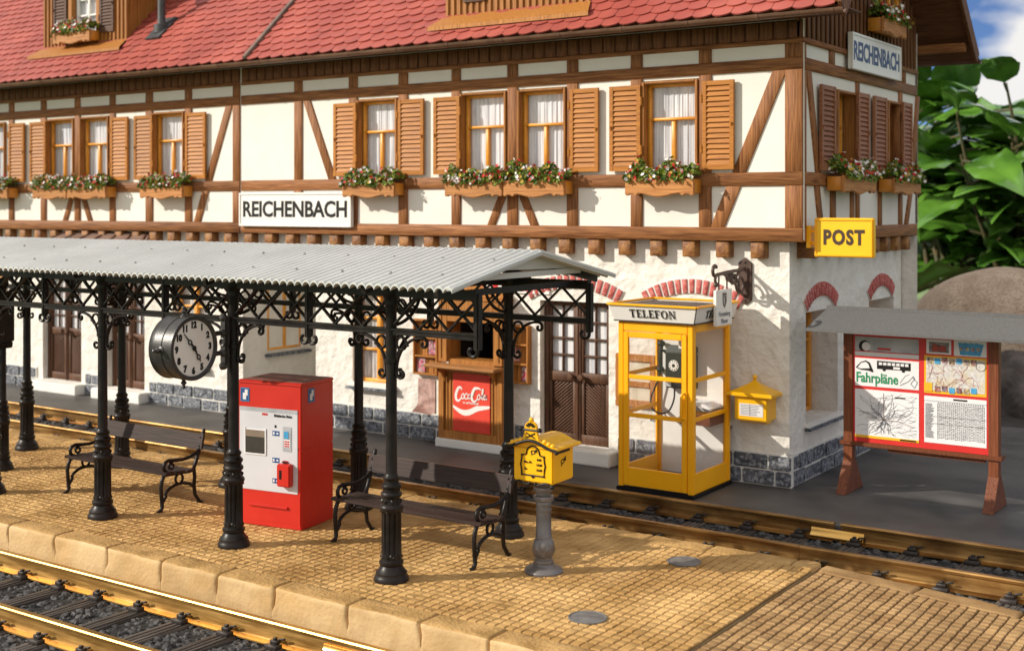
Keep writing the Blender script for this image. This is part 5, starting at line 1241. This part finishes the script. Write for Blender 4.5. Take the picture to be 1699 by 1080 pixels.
# ------------------------------------------------------------------ POST sign and station name boards
ps = empty('post_sign', (XU, YU+.22, 3.20), 0, 'yellow POST sign projecting from the corner of the upper storey', 'sign')
m = MB(); m.box(.0, .045, -.09, .09, -.13, .15); m.box(.04, .10, -.025, .025, -.09, -.05); m.box(.04, .10, -.025, .025, .06, .10); m.build('wall_bracket', booth_yel, ps, bevel=.006)
m = MB(); m.box(.09, .85, -.045, .045, -.24, .25); bo = m.build('sign_board', sign_yel, ps, bevel=.012)
m = MB()
for a in ((.10,.84,.215,.24),(.10,.84,-.23,-.205),(.10,.125,-.205,.215),(.815,.84,-.205,.215)): m.box(a[0],a[1],-.058,.058,a[2],a[3])
m.build('rim', booth_yel, bo, bevel=.005)
for rz, y in ((0, -.0475), (PI, .0475)):
    k = MB(); k.merge(text_mb('POST', .25, .005, .011, .80, space=1.16), face_M((.47, y, .0), rz)); k.build('lettering', brown_ink, bo)
def name_board(label, loc, rz, W, H_, txtmat, size, sx):
    t = empty('station_sign', loc, rz, label, 'station sign', 'REICHENBACH station name boards')
    m = MB(); m.box(-W/2, W/2, -.06, 0, -H_/2, H_/2); b = m.build('sign_board', white_p, t, bevel=.008)
    m = MB(); q = .035
    for a in ((-W/2,W/2,H_/2-q,H_/2),(-W/2,W/2,-H_/2,-H_/2+q),(-W/2,-W/2+q,-H_/2+q,H_/2-q),(W/2-q,W/2,-H_/2+q,H_/2-q)): m.box(a[0],a[1],-.075,-.055,a[2],a[3])
    m.build('raised_rim', white_p, b, bevel=.005)
    k = MB(); k.merge(text_mb('REICHENBACH', size*1.07, .004, .010, sx, space=.98), face_M((0, -.062, -.005))); k.build('lettering', txtmat, b)
a, b = wx(397, YU-.06), wx(583, YU-.06); zt_, zb_ = wz(397, 319, YU-.06), wz(583, 376, YU-.06)
name_board('long white REICHENBACH name board in black letters on the track side of the upper storey', ((a+b)/2, YU-.0, (wz(490,320,YU)+wz(490,376,YU))/2), 0, b-a, .56, black_p, .335, 1.0)
a, b = gy(1410, XU+.06), gy(1491, XU+.06)
name_board('shaded white REICHENBACH name board in blue letters on the boarded gable end', (XU+.03, (a+b)/2, (gz(1450,73,XU)+gz(1450,123,XU))/2), PI/2, b-a, .50, M('sign_blue_letters', (.05,.09,.20), rough=.5), .33, .93*(b-a)/2.3)
# ------------------------------------------------------------------ notice board
nb = empty('notice_board', ((-5.52-3.75)/2, 15.62, 0), 0, 'roofed wooden timetable board with red poster panel standing on the asphalt', 'notice board')
hw = (5.52-3.75)/2
for s in (-1, 1):
    m = MB(); m.box(s*hw-.06, s*hw+.06, -.06, .06, 0, 2.08); po = m.build('post', notice_wood, nb, bevel=.006)
    m = MB(); m.prism([(-.33,0),(-.05,.40),(.05,.40),(.33,0),(.20,0),(-.20,0)], lambda u, v, d: (s*hw+d, u, v), -.065, .065); m.build('foot', notice_wood, nb, bevel=.006, rep=True)
m = MB(); m.box(-hw-.10, hw+.10, -.09, .09, .585, .635); m.build('ledge', notice_wood, nb, bevel=.006)
m = MB(); m.box(-hw+.5, hw-.1, -.03, .03, .54, .584); m.build('rail', notice_wood, nb)
m = MB(); m.box(-hw+.06, hw-.06, -.035, .02, .637, 2.06); pn = m.build('poster_panel', red_p, nb)
def roofslab(y0, z0, y1, z1):
    m = MB(); L0, L1 = -hw-.40, hw+.50; m.add([(L0,y0,z0),(L1,y0,z0),(L1-.0,y1,z1),(L0+.12,y1,z1),(L0,y0,z0+.035),(L1,y0,z0+.035),(L1,y1,z1+.035),(L0+.12,y1,z1+.035)], [(0,3,2,1),(4,5,6,7),(0,1,5,4),(1,2,6,5),(2,3,7,6),(3,0,4,7)]); return m
m = roofslab(-.46, 2.03, .0, 2.27); m.merge(roofslab(.46, 2.03, .0, 2.27)); rf = m.build('roof', notice_roof, nb, rep=True)
m = MB(); m.box(-hw-.29, hw+.51, -.035, .035, 2.28, 2.325); m.build('ridge_cap', notice_roof, rf, bevel=.008)
x0n, x1n, z0n, z1n = -hw+.06, hw-.06, .637, 2.06; Wn, Hn = x1n-x0n, z1n-z0n
yn = -.036
def U(u): return x0n+u*Wn
RM = [(0,0),(.055,.04),(.62,.466),(.655,.495),(.825,.74),(.845,.76),(.985,.93),(1,1)]
def V(v):
    for (a, b), (c, d) in zip(RM[:-1], RM[1:]):
        if v <= c: return z0n+(b+(d-b)*(v-a)/(c-a))*Hn
    return z0n+Hn
def sheet(nm, u0, u1, v0, v1, mat, lay=1, par=None):
    m = MB(); m.box(U(u0), U(u1), yn-.003*lay, yn-.003*(lay-1), V(v0), V(v1)); return m.build(nm, mat, par or pn)
def ribbon(m, pts, w_, lay):
    for (a, b), (c, d) in zip(pts[:-1], pts[1:]):
        p, q = Vector((U(a), 0, V(b))), Vector((U(c), 0, V(d)))
        if (q-p).length > 1e-4: m.bar((p.x, yn-.003*lay, p.z), (q.x, yn-.003*lay, q.z), .002, w_, (0,0,1) if abs((q-p).x) > abs((q-p).z) else (1,0,0))
rq = random.Random(4)
uL0, uL1, uR0, uR1 = .015, .50, .54, .985
# clock poster
s = sheet('clock_poster', uL0, uL1, .845, .985, pale_grey); k = sheet('poster_band', uL0, uL1, .845, .875, white_b, 2, s); sheet('poster_band', uL0, uL1, .875, .882, red_p, 2, s)
m = MB(); m.lathe([(.075,0),(.0001,.003)], 20, Matrix.Translation((U(.09), yn-.004, V(.915))) @ Matrix.Rotation(PI/2, 4, 'X')); c_ = m.build('printed_clock', black_p, s)
m = MB(); m.lathe([(.055,0),(.0001,.003)], 20, Matrix.Translation((U(.103), yn-.0072, V(.915))) @ Matrix.Rotation(PI/2, 4, 'X')); m.build('printed_dial', white_b, c_)
sheet('printed_button', .19, .29, .895, .91, red_p, 2, s)
# title poster: train, bus, word
s = sheet('title_poster', uL0, uL1, .655, .825, white_b)
m = MB(); k = 2
m.prism([(.02,.765),(.06,.80),(.10,.812),(.13,.80),(.16,.745),(.15,.742),(.12,.75),(.06,.752)], lambda u, v, d: (U(u), yn-.005+d, V(v)), 0, .002); m.build('printed_train', black_p, s, rep=True)
m = MB(); m.prism([(.035,.766),(.065,.795),(.10,.803),(.12,.79),(.13,.765),(.06,.76)], lambda u, v, d: (U(u), yn-.0075+d, V(v)), 0, .002); m.build('printed_train_body', white_b, s, rep=True)
m = MB(); m.prism([(.185,.765),(.44,.765),(.44,.812),(.185,.815)], lambda u, v, d: (U(u), yn-.005+d, V(v)), 0, .002); bus = m.build('printed_bus', black_p, s, rep=True)
m = MB()
for i in range(7): m.box(U(.20+i*.033), U(.225+i*.033), yn-.0075, yn-.005, V(.79), V(.806))
m.box(U(.31), U(.36), yn-.0075, yn-.005, V(.77), V(.783)); m.build('printed_window', white_b, bus)
for u in (.24, .385): m = MB(); m.lathe([(.022,0),(.0001,.002)], 12, Matrix.Translation((U(u), yn-.0062, V(.764))) @ Matrix.Rotation(PI/2, 4, 'X')); m.build('printed_wheel', black_p, bus)
def serif_text(word):
    k = text_mb(word, .175, .003, .004, .78, 'LEFT'); return k
m = MB(); m.merge(serif_text('Fahrpläne'), face_M((U(.022), yn-.0055, V(.705)))); 

m.build('lettering', green_p, s)
m = MB(); ribbon(m, [(.36,.675),(.42,.70),(.46,.735),(.47,.72),(.44,.69),(.47,.665),(.49,.70),(.45,.73)], .008, 1.5); ribbon(m, [(.36,.69),(.40,.735),(.43,.745)], .006, 1.5); m.build('printed_pages', grey_ink, s)
# route map
s = sheet('route_map', uL0, uL1, .055, .62, white_b); sheet('map_footer', uL0, uL1, .055, .085, gold_p, 2, s)
m = MB(); hub = (.235, .285)
for i in range(44):
    a = rq.uniform(0, 2*PI); u, v = hub; pts = [(u, v)]; st = rq.uniform(.012, .03)
    for j in range(rq.randint(4, 11)):
        a += rq.uniform(-.55, .55); u += st*math.cos(a); v += st*1.25*math.sin(a)
        if not (uL0+.01 < u < uL1-.01 and .10 < v < .60): break
        pts.append((u, v))
    ribbon(m, pts, rq.uniform(.002, .004), 2)
for i in range(60):
    u, v = rq.uniform(uL0+.02, uL1-.05), rq.uniform(.12, .58); pts = [(u, v)]
    a = rq.uniform(-.6, .6)
    for j in range(6):
        a += rq.uniform(-.5, .5); u += .025*math.cos(a); v += .03*math.sin(a)
        if not (uL0+.01 < u < uL1-.01 and .10 < v < .60): break
        pts.append((u, v))
    ribbon(m, pts, .0018, 2)
m.build('printed_lines', grey_ink, s)
m = MB(); ribbon(m, [hub, (.235,.59)], .004, 2.4); ribbon(m, [(.10,.30),hub,(.36,.27),(.46,.22)], .004, 2.4); m.build('printed_main_line', M('map_brown', (.25,.12,.08), rough=.5), s)
m = MB(); m.box(U(.32), U(.40), yn-.0075, yn-.005, V(.545), V(.558)); m.build('print', black_p, s); m = MB(); m.box(U(.36), U(.48), yn-.0105, yn-.008, V(.062), V(.078)); m.build('print', black_p, s)
# right column
RM = [(0,0),(.02,.056),(.515,.455),(.535,.48),(.84,.803),(.855,.813),(.985,.951),(1,1)]
s = sheet('photo_poster', .555, .735, .86, .975, white_b); sheet('printed_photo', .575, .72, .872, .955, M('photo_grey', (.12,.11,.11), (.3,.28,.27), scale=20, rough=.5), 2, s)
m = MB()
for i in range(4): m.prism([(.595+i*.022,.88),(.66+i*.013,.88),(.655+i*.016,.935-.004*i),(.60+i*.022,.945-.006*i)], lambda u, v, d: (U(u), yn-.0085-.0004*i+d, V(v)), 0, .002)
m.build('printed_brochure', M('brochure_red', (.45,.05,.03), (.12,.06,.05), scale=14, rough=.5), s, rep=True)
s = sheet('leaflet_poster', .755, .985, .855, .985, white_b)
for i in range(4):
    m = MB(); u = .79+i*.036; m.prism([(u+.006*(1.5-i)*-1*.0+.01,.865),(u+.045,.862),(u+.05+.006*i,.955),(u-.005+.005*i,.965)], lambda a, b, d: (U(a), yn-.006-.0004*i+d, V(b)), 0, .002); m.build('printed_leaflet', sky_blue_p, s, rep=True)
for i in range(4): m = MB(); m.box(U(.797+i*.04), U(.822+i*.04), yn-.0105, yn-.008, V(.90), V(.925)); m.build('printed_photo', skin_pr, s)
s = sheet('area_map', uR0, uR1, .535, .84, gold_p); q = sheet('map_sheet', .555, .975, .56, .825, map_pr, 2, s)
m = MB()
for i in range(30):
    u, v = rq.uniform(.57, .9), rq.uniform(.62, .76); pts = [(u, v)]; a = rq.uniform(0, 6.28)
    for j in range(8):
        a += rq.uniform(-.7, .7); u += .018*math.cos(a); v += .022*math.sin(a)
        if .56 < u < .97 and .58 < v < .80: pts.append((u, v))
    ribbon(m, pts, .0018, 3)
m.build('printed_lines', M('map_red', (.5,.15,.12), rough=.5), q)
for i in range(14):
    top = i < 7; u = .565+ (i % 7)*.052; v = (.775 if top else .545)+rq.uniform(0,.012)
    if not top and i == 7: continue
    m = MB(); m.box(U(u), U(u+.04), yn-.0105, yn-.008, V(v), V(v+.045)); m.build('printed_photo', [skin_pr, sky_blue_p, skin_pr][i % 3], q)
sheet('map_key', .54, .60, .55, .62, gold_p, 4, q)
m = MB(); m.tube([(U(.945)+.055*math.cos(t), yn-.009, V(.775)+.055*math.sin(t)) for t in [2*PI*i/20 for i in range(21)]], .003, 5); m.build('printed_compass', grey_ink, q)
s = sheet('timetable', uR0, uR1, .02, .515, white_b); sheet('timetable_header', .75, .85, .485, .502, black_p, 2, s); sheet('timetable_rule', uR0, uR1, .462, .470, pale_grey, 2, s)
m = MB()
for i in range(24):
    u = .635+i*.0143; v = .44
    while v > .075:
        hgt = rq.uniform(.006, .012); m.box(U(u), U(u+.0085), yn-.0058, yn-.003, V(v-hgt), V(v)); v -= hgt+rq.uniform(.004, .010)
for i in range(34):
    v = .435-i*.0108; m.box(U(uR0+.008), U(uR0+.03+rq.uniform(.015,.045)), yn-.0058, yn-.003, V(v-.006), V(v))
for i in range(20): m.box(U(.64+i*.0166), U(.648+i*.0166), yn-.0058, yn-.003, V(.447), V(.457))
m.build('print', grey_ink, s)
m = MB()
for v in (.30, .225): m.box(U(uR0+.005), U(uR1-.005), yn-.0064, yn-.003, V(v), V(v+.003))
m.build('printed_rule', black_p, s)

# ------------------------------------------------------------------ newsstand kiosk in the wall
KD = 15.0
kk = empty('newsstand_kiosk', ((KX[0]+KX[1])/2, KD, 0), 0, 'wooden newsstand kiosk with open serving hatch and red drinks poster under its counter', 'kiosk')
hw = (KX[1]-KX[0])/2; dp = YL-KD+.02
m = MB(); m.box(-hw-.04, hw+.04, -.03, dp, 0, .125); m.build('base_step', step_stone, kk, bevel=.01)
zc = 1.27; zo = 1.88; zh = 2.20
m = MB(); m.box(-hw, -hw+.16, 0, dp+.04, zc, zh); m.box(hw-.16, hw, 0, dp+.04, zc, zh); m.box(-hw+.16, hw-.16, 0, dp+.04, zo, zh); m.box(-hw+.16, hw-.16, .04, dp+.04, 1.12, 1.32)
m.box(-hw+.05, -hw+.07, -.012, 0, zc+.05, zh); m.box(hw-.07, hw-.05, -.012, 0, zc+.05, zh)
m.build('hatch_frame', kiosk_wood, kk, bevel=.008)
m = MB(); m.box(-hw-.02, hw+.02, -.02, dp, zh, zh+.035); m.prism([(-hw-.02,zh+.035),(hw+.02,zh+.035),(hw-.1,zh+.16),(0,zh+.22),(-hw+.1,zh+.16)], lambda u, v, d: (u, .1+d, v), 0, .1); m.build('header', kiosk_wood, kk, bevel=.008, rep=True)
m = MB(); m.box(-hw-.10, hw+.02, -.24, .06, zc-.07, zc-.02); m.build('counter', counter_wood, kk, bevel=.01)
m = MB(); m.box(-hw, hw, .045, dp, .125, 1.20); m.box(-hw, -hw+.1, .0, .045, .125, 1.20); m.box(hw-.1, hw, .0, .045, .125, 1.20); m.box(-hw+.1, hw-.1, .0, .045, .125, .25); m.box(-hw+.1, hw-.1, .0, .045, 1.13, 1.20)
for u in (-hw+.135, -hw+.2, hw-.2, hw-.135): m.box(u-.02, u+.02, .03, .05, .25, 1.13)
m.build('lower_front', kiosk_wood, kk, bevel=.006)
for s in (-1, 1):
    m = MB(); m.prism([(0,1.19),(-.18,1.19),(-.16,1.15),(-.06,1.10),(-.0,.98)], lambda u, v, d: (s*(hw-.12)+d, u, v), -.02, .02); m.build('counter_bracket', kiosk_wood, kk, bevel=.004, rep=True)
px0, px1 = -hw+.265, hw-.235; pz0_, pz1_ = .26, 1.12
m = MB(); m.box(px0, px1, .022, .045, pz0_, pz1_); pos = m.build('poster', coke_red, kk)
def brush(m, pts, wf, M0, n=26, z=.002):
    # catmull-rom stroke of varying width as a flat ribbon
    P = [Vector((a, b)) for a, b in pts]; P = [P[0]*2-P[1]]+P+[P[-1]*2-P[-2]]; out = []
    segs = len(P)-3
    for s_ in range(segs):
        for i in range(8):
            t = i/8; a, b, c, d = P[s_:s_+4]; out.append(.5*((2*b)+(c-a)*t+(2*a-5*b+4*c-d)*t*t+(-a+3*b-3*c+d)*t**3))
    out.append(P[-2]); L_ = len(out); vs = []
    for i, p in enumerate(out):
        t = out[min(i+1,L_-1)]-out[max(i-1,0)]; t = t.normalized() if t.length else Vector((1,0)); q = Vector((-t.y, t.x))*wf(i/(L_-1))/2
        vs += [M0 @ Vector((p.x+q.x, p.y+q.y, z)), M0 @ Vector((p.x-q.x, p.y-q.y, z))]
    m.add(vs, [(2*i, 2*i+1, 2*i+3, 2*i+2) for i in range(L_-1)])
m = MB(); W_ = px1-px0; M0 = face_M(((px0+px1)/2, .0215, .80)) @ Matrix.Rotation(math.radians(2), 4, 'Z') @ Matrix.Diagonal((W_/1.2, W_/1.12, 1, 1)) @ Matrix.Translation((-.04,0,0))
cap = [(-.26,.13),(-.30,.19),(-.38,.17),(-.46,.03),(-.46,-.10),(-.38,-.14),(-.28,-.06)]
wd = lambda t: .028+.05*math.sin(PI*t)**1.2
brush(m, cap, wd, M0)
sm_ = lambda x: [(x+.05,.015),(x+.015,.05),(x-.045,.0),(x-.035,-.075),(x+.02,-.085),(x+.06,-.055)]
brush(m, [(-.23,.03),(-.275,-.01),(-.265,-.075),(-.215,-.08),(-.185,-.02),(-.21,.04),(-.235,.035)], lambda t: .028, M0, z=.003)
brush(m, sm_(-.125), lambda t: .027, M0, z=.004); brush(m, [(-.0,.035),(-.05,.01),(-.055,-.06),(-.02,-.075),(.015,-.02),(.02,.04),(.01,-.05),(.04,-.075)], lambda t: .026, M0, z=.005)
cap2 = [(x+.535, y) for x, y in cap]; brush(m, [(.37,.15),(.31,.19)]+cap2[1:], lambda t: .026+.05*math.sin(PI*t)**1.2, M0, z=.006)
brush(m, [(x+.075,y) for x,y in [(.22,.03),(.175,-.01),(.185,-.075),(.235,-.08),(.265,-.02),(.24,.04),(.215,.035)]], lambda t: .027, M0, z=.007)
brush(m, [(x+.075,y) for x,y in [(.29,-.05),(.35,.06),(.37,.16),(.345,.17),(.325,.05),(.33,-.06),(.365,-.07)]], lambda t: .026, M0, z=.008)
brush(m, [(x+.055,y) for x,y in [(.46,.035),(.41,.01),(.405,-.06),(.44,-.075),(.475,-.02),(.48,.04),(.47,-.05),(.51,-.07)]], lambda t: .026, M0, z=.009)
brush(m, [(.04,-.02),(.09,.0)], lambda t: .02, M0, z=.01)
m.merge(text_mb('so erfrischend', .05, .001, .001), face_M(((px0+px1)/2-.01, .0205, .69)))
m.build('script_lettering', white_p, pos)
m = MB(); M1 = face_M(((px0+px1)/2, .0215, .60)); h_ = W_/2
n = 30; up_, dn_ = [], []
for i in range(n+1):
    t = i/n; u = -h_+W_*t; c = -.075*math.sin(PI*min(1,t/.62))+(.055*((t-.62)/.38)**.8 if t > .62 else 0)+.02-.02*t
    th_ = .035+.055*math.sin(PI*t)**.8*(1 if t < .7 else .75); up_.append((u, c+th_/2+.0)); dn_.append((u, c-th_/2))
m.add([M1 @ Vector((a, b, .001)) for a, b in up_+dn_], [(n+1+i, n+2+i, i+1, i) for i in range(n)]); m.build('wave_band', white_p, pos)
# lotto strip on the wall above the hatch
ls = empty('lottery_sign', ((KX[0]+KX[1])/2+.25, YL, 2.40), 0, 'narrow white lottery strip with red letters on the wall above the kiosk', 'sign')
lw = .98; m = MB(); m.box(-lw, lw, -.03, 0, -.075, .075); b_ = m.build('sign_board', white_p, ls, bevel=.004)
m = MB()
m.merge(text_mb('LOTTO', .14, .003, .003), face_M((.70, -.0315, 0)))
for i in range(6):
    u = -.85+i*.22; m.prism([(u,-.05),(u+.05,.01),(u+.05,.035),(u+.03,.05),(u,.03),(u-.03,.05),(u-.05,.035),(u-.05,.01)], lambda a, c, d: (a, -.033+d, c), 0, .003)
m.build('lettering', red_p, b_, rep=True)
# magazine racks
def rack(label, px0, px1, py0, py1, seed):
    Yr = YL-.10; x0, x1 = wx(px0, Yr), wx(px1, Yr); pm = (px0+px1)/2; z1, z0 = wz(pm, py0, Yr), wz(pm, py1, Yr)
    t = empty('magazine_rack', ((x0+x1)/2, YL, z0), 0, label, 'magazine rack', 'magazine racks beside the kiosk'); W = (x1-x0)/2; H_ = z1-z0; rr = random.Random(seed)
    m = MB(); m.box(-W, W, -.03, 0, 0, H_)
    for a in ((-W,-W+.03,0,H_),(W-.03,W,0,H_),(-W+.03,W-.03,H_-.03,H_),(-W+.03,W-.03,0,.03)): m.box(a[0],a[1],-.105,-.03,a[2],a[3])
    for k_ in (1, 2): m.box(-W+.03, W-.03, -.10, -.03, H_*k_/3-.014, H_*k_/3+.014)
    m.box(-.01,.01,-.045,-.03,.03,H_-.03); m.box(-W*.5-.008,-W*.5+.008,-.04,-.03,.03,H_-.03); m.box(W*.5-.008,W*.5+.008,-.04,-.03,.03,H_-.03)
    m.build('rack_frame', kiosk_wood, t, bevel=.005)
    for k_ in range(3):
        u = -W*.48 if (k_ != 1) == (seed % 2 == 0) else W*.45
        mg = MB(); mg.box(u-W*.34, u+W*.34, -.06, -.05, H_*k_/3+.03, H_*k_/3+.03+H_*.25)
        o = mg.build('magazine', M('magazine_cover', (.62,.55,.50), (.65,.12,.06), scale=15, detail=2, rough=.4, c3=(.05,.04,.08), s3=20, a3=.9, var=.2, hue=.05), t); o.rotation_euler = (math.radians(-3),0,0)
rack('narrow wooden magazine rack on the wall left of the kiosk hatch', 685, 725, 530, 622, 2)
rack('narrow wooden magazine rack on the wall right of the kiosk hatch', 846, 876, 540, 637, 3)
# curled advertising sheet pasted low on the wall
Yp = YL-.012; x0, x1 = wx(694, Yp), wx(722, Yp); z1, z0 = wz(708, 628, Yp), wz(708, 690, Yp)
pp = empty('wall_poster', ((x0+x1)/2, Yp, z0), 0, 'faded pink paper poster peeling off the wall below the left magazine rack', 'poster')
W = x1-x0; H_ = z1-z0; m = MB(); nx = 10; vs = []; fs = []
for j in range(nx+1):
    for i in range(nx+1):
        u, v = i/nx, j/nx; c = max(0, (.42-v)-u*.42); vs.append((-W/2+W*u+c*.18, -.004-c*c*1.2-c*.12, H_*v+c*.22))
for j in range(nx):
    for i in range(nx): a = j*(nx+1)+i; fs.append((a, a+1, a+nx+2, a+nx+1))
m.add(vs, fs); m.build('paper', M('poster_pink', (.42,.24,.20), (.58,.40,.35), scale=7, detail=3, rough=.8, c3=(.12,.06,.05), s3=10, a3=.7), pp, smooth=60)
# wooden notice frame behind the booth
Yp = YL-.05; x0, x1 = wx(1021, Yp), wx(1088, Yp); z1, z0 = wz(1055, 588, Yp), wz(1055, 676, Yp)
nf = empty('wall_notice', ((x0+x1)/2, YL, z0), 0, 'brown wooden notice frame on the wall seen through the phone booth glass', 'notice frame'); W = (x1-x0)/2; H_ = z1-z0
m = MB(); m.box(-W,W,-.06,0,0,.10); m.box(-W,W,-.06,0,H_-.1,H_); m.box(-W,-W+.09,-.06,0,.1,H_-.1); m.box(W-.09,W,-.06,0,.1,H_-.1); m.box(-W+.09,W-.09,-.055,0,H_*.38,H_*.38+.08); m.build('frame', kiosk_wood, nf, bevel=.01)
m = MB(); m.box(-W+.09,W-.09,-.03,-.0,.1,H_-.1); m.build('notice_sheet', M('notice_cream', (.55,.47,.34), (.68,.62,.5), scale=6, rough=.7), nf)

# ------------------------------------------------------------------ boulder, rocks, plant at the right
def rock(nm, label, loc, rad, sq, mat, seed, amp=.12, cat='boulder', fr=1.1):
    b = ICO[5]; m = MB(); vs = []
    for v in b[0]:
        n_ = noise.noise(v*fr+Vector((seed,0,0)))*amp+noise.noise(v*4+Vector((seed,3,0)))*amp*.12
        w_ = v*rad*(1+n_); vs.append((w_.x*sq[0], w_.y*sq[1], w_.z*sq[2]))
    m.add(vs, b[1]); o = m.build(nm, mat, smooth=80); o.location = loc; return tag(o, label, cat)
def cpt(d, px, z):   # a place at camera distance d in the direction of a photo column
    a, b = _r(px); return (d*a, d*b, z)
rock('boulder', 'large smooth rounded tan boulder behind the notice board roof', cpt(24.2, 1662, .74), 1.66, (1.12,1.0,1.02), boulder_m, 3, .05)
rock('rock', 'rough dark rock under the tan boulder, right of the notice board', cpt(22.6, 1720, .05), 1.15, (1.2,.8,.85), rock_m, 8, .3, 'rock', 1.6)
rock('rock', 'low dark rock at the back of the pavement behind the notice board', cpt(23.2, 1560, -.1), .9, (1.5,.7,.6), rock_m, 14, .3, 'rock', 1.6)
soil = MB(); soil.box(-20, 16, 21.65, 26.5, -.48, -.06); tag(soil.build('soil', M('soil', (.02,.016,.013), (.05,.04,.033), scale=3, rough=.95, bump=.8, bscale=8, dist=.06)), kind='structure')
def leaf(m, base, direc, L_, W_, seed):
    rr = random.Random(seed); d = direc.normalized(); up_ = Vector((0,0,1)); s = d.cross(up_)
    s = s.normalized() if s.length > .05 else Vector((1,0,0)); s = (Matrix.Rotation(rr.uniform(-.5,.5), 3, d) @ s); n0 = s.cross(d).normalized()
    nl, nw = 12, 4; vs = []; fs = []; droop = rr.uniform(.15,.5)
    for i in range(nl+1):
        t = i/nl; w_ = W_*.5*(math.sin(PI*t**.78)**.85 if 0 < t < 1 else 0)*(1 if t < .9 else (1-(t-.9)*4))
        c = base+d*L_*t-Vector((0,0,1))*droop*L_*t*t*.6+n0*.05*L_*math.sin(t*3)
        for j in range(-nw, nw+1):
            q = j/nw; rip = .07*math.sin(t*16+abs(q)*2.2)*abs(q)*W_*.6+.03*W_*math.sin(t*23)*(abs(q)**2)
            vs.append(c+s*w_*q+n0*(abs(q)*w_*.42-(q*q)*w_*.28+rip))
    k = 2*nw+1
    for i in range(nl):
        for j in range(2*nw): fs.append((i*k+j, i*k+j+1, (i+1)*k+j+1, (i+1)*k+j))
    m.add(vs, fs)
def plant(label, d0, pxc, zbase, height, spread, nst, nlv, seed, ls):
    rr = random.Random(seed); base = Vector(cpt(d0, pxc, zbase)); t = empty('leafy_plant', base, 0, label, 'plant', 'large leafy plants behind the station')
    pot = MB(); pot.lathe([(.0001,0),(.9,0),(1.25,1.05),(1.35,1.05),(1.35,1.25),(1.22,1.25),(1.15,1.1),(.0001,1.1)], 30); pot.build('pot', pot_m, t, smooth=40)
    st_ = MB(); lv = MB()
    rt = Vector((CS, SN, 0)); fw = Vector((-SN, CS, 0))
    for i in range(nst):
        top = rt*rr.uniform(-spread, spread)+fw*rr.uniform(-spread*.6, spread*.6)+Vector((0,0,height*rr.uniform(.55,1)))
        p0 = Vector((rr.uniform(-.4,.4), rr.uniform(-.4,.4), 1.1)); mid = (p0+top)/2+rt*rr.uniform(-.5,.5)
        pts = [p0*(1-q)**2+mid*2*q*(1-q)+top*q*q for q in [k_/10 for k_ in range(11)]]
        st_.tube(pts, .085, 7, taper=lambda q: 1-.65*q)
        for j in range(nlv):
            q = .25+.75*(j+.5)/nlv; k_ = min(int(q*10), 9); b = pts[k_].lerp(pts[k_+1], q*10-k_)
            az = j*2.4+rr.uniform(-.5,.5); el = rr.uniform(-.15,.6); dr = Vector((math.cos(az)*math.cos(el), math.sin(az)*math.cos(el), math.sin(el)))
            L_ = ls*rr.uniform(.65,1.15); pe = b+dr*.35*ls*.5; st_.tube([b, pe], .035, 5); leaf(lv, pe, dr, L_, L_*.55, seed*1000+i*50+j)
    st_.build('stem', stem_m, t, smooth=60); lv.build('foliage', leaf_m, t, smooth=80)
plant('big glossy green plant in a dark pot right behind the station gable', 33, 1580, -.5, 7.5, 2.1, 12, 11, 5, 2.5)
plant('big glossy green plant at the right edge of the photo behind the boulder', 30, 1705, -.5, 7.0, 1.9, 11, 11, 9, 2.15)
plant('lower dark green plant farther back between the two big glossy plants', 39, 1640, -.5, 7.4, 3.2, 13, 10, 13, 2.5)
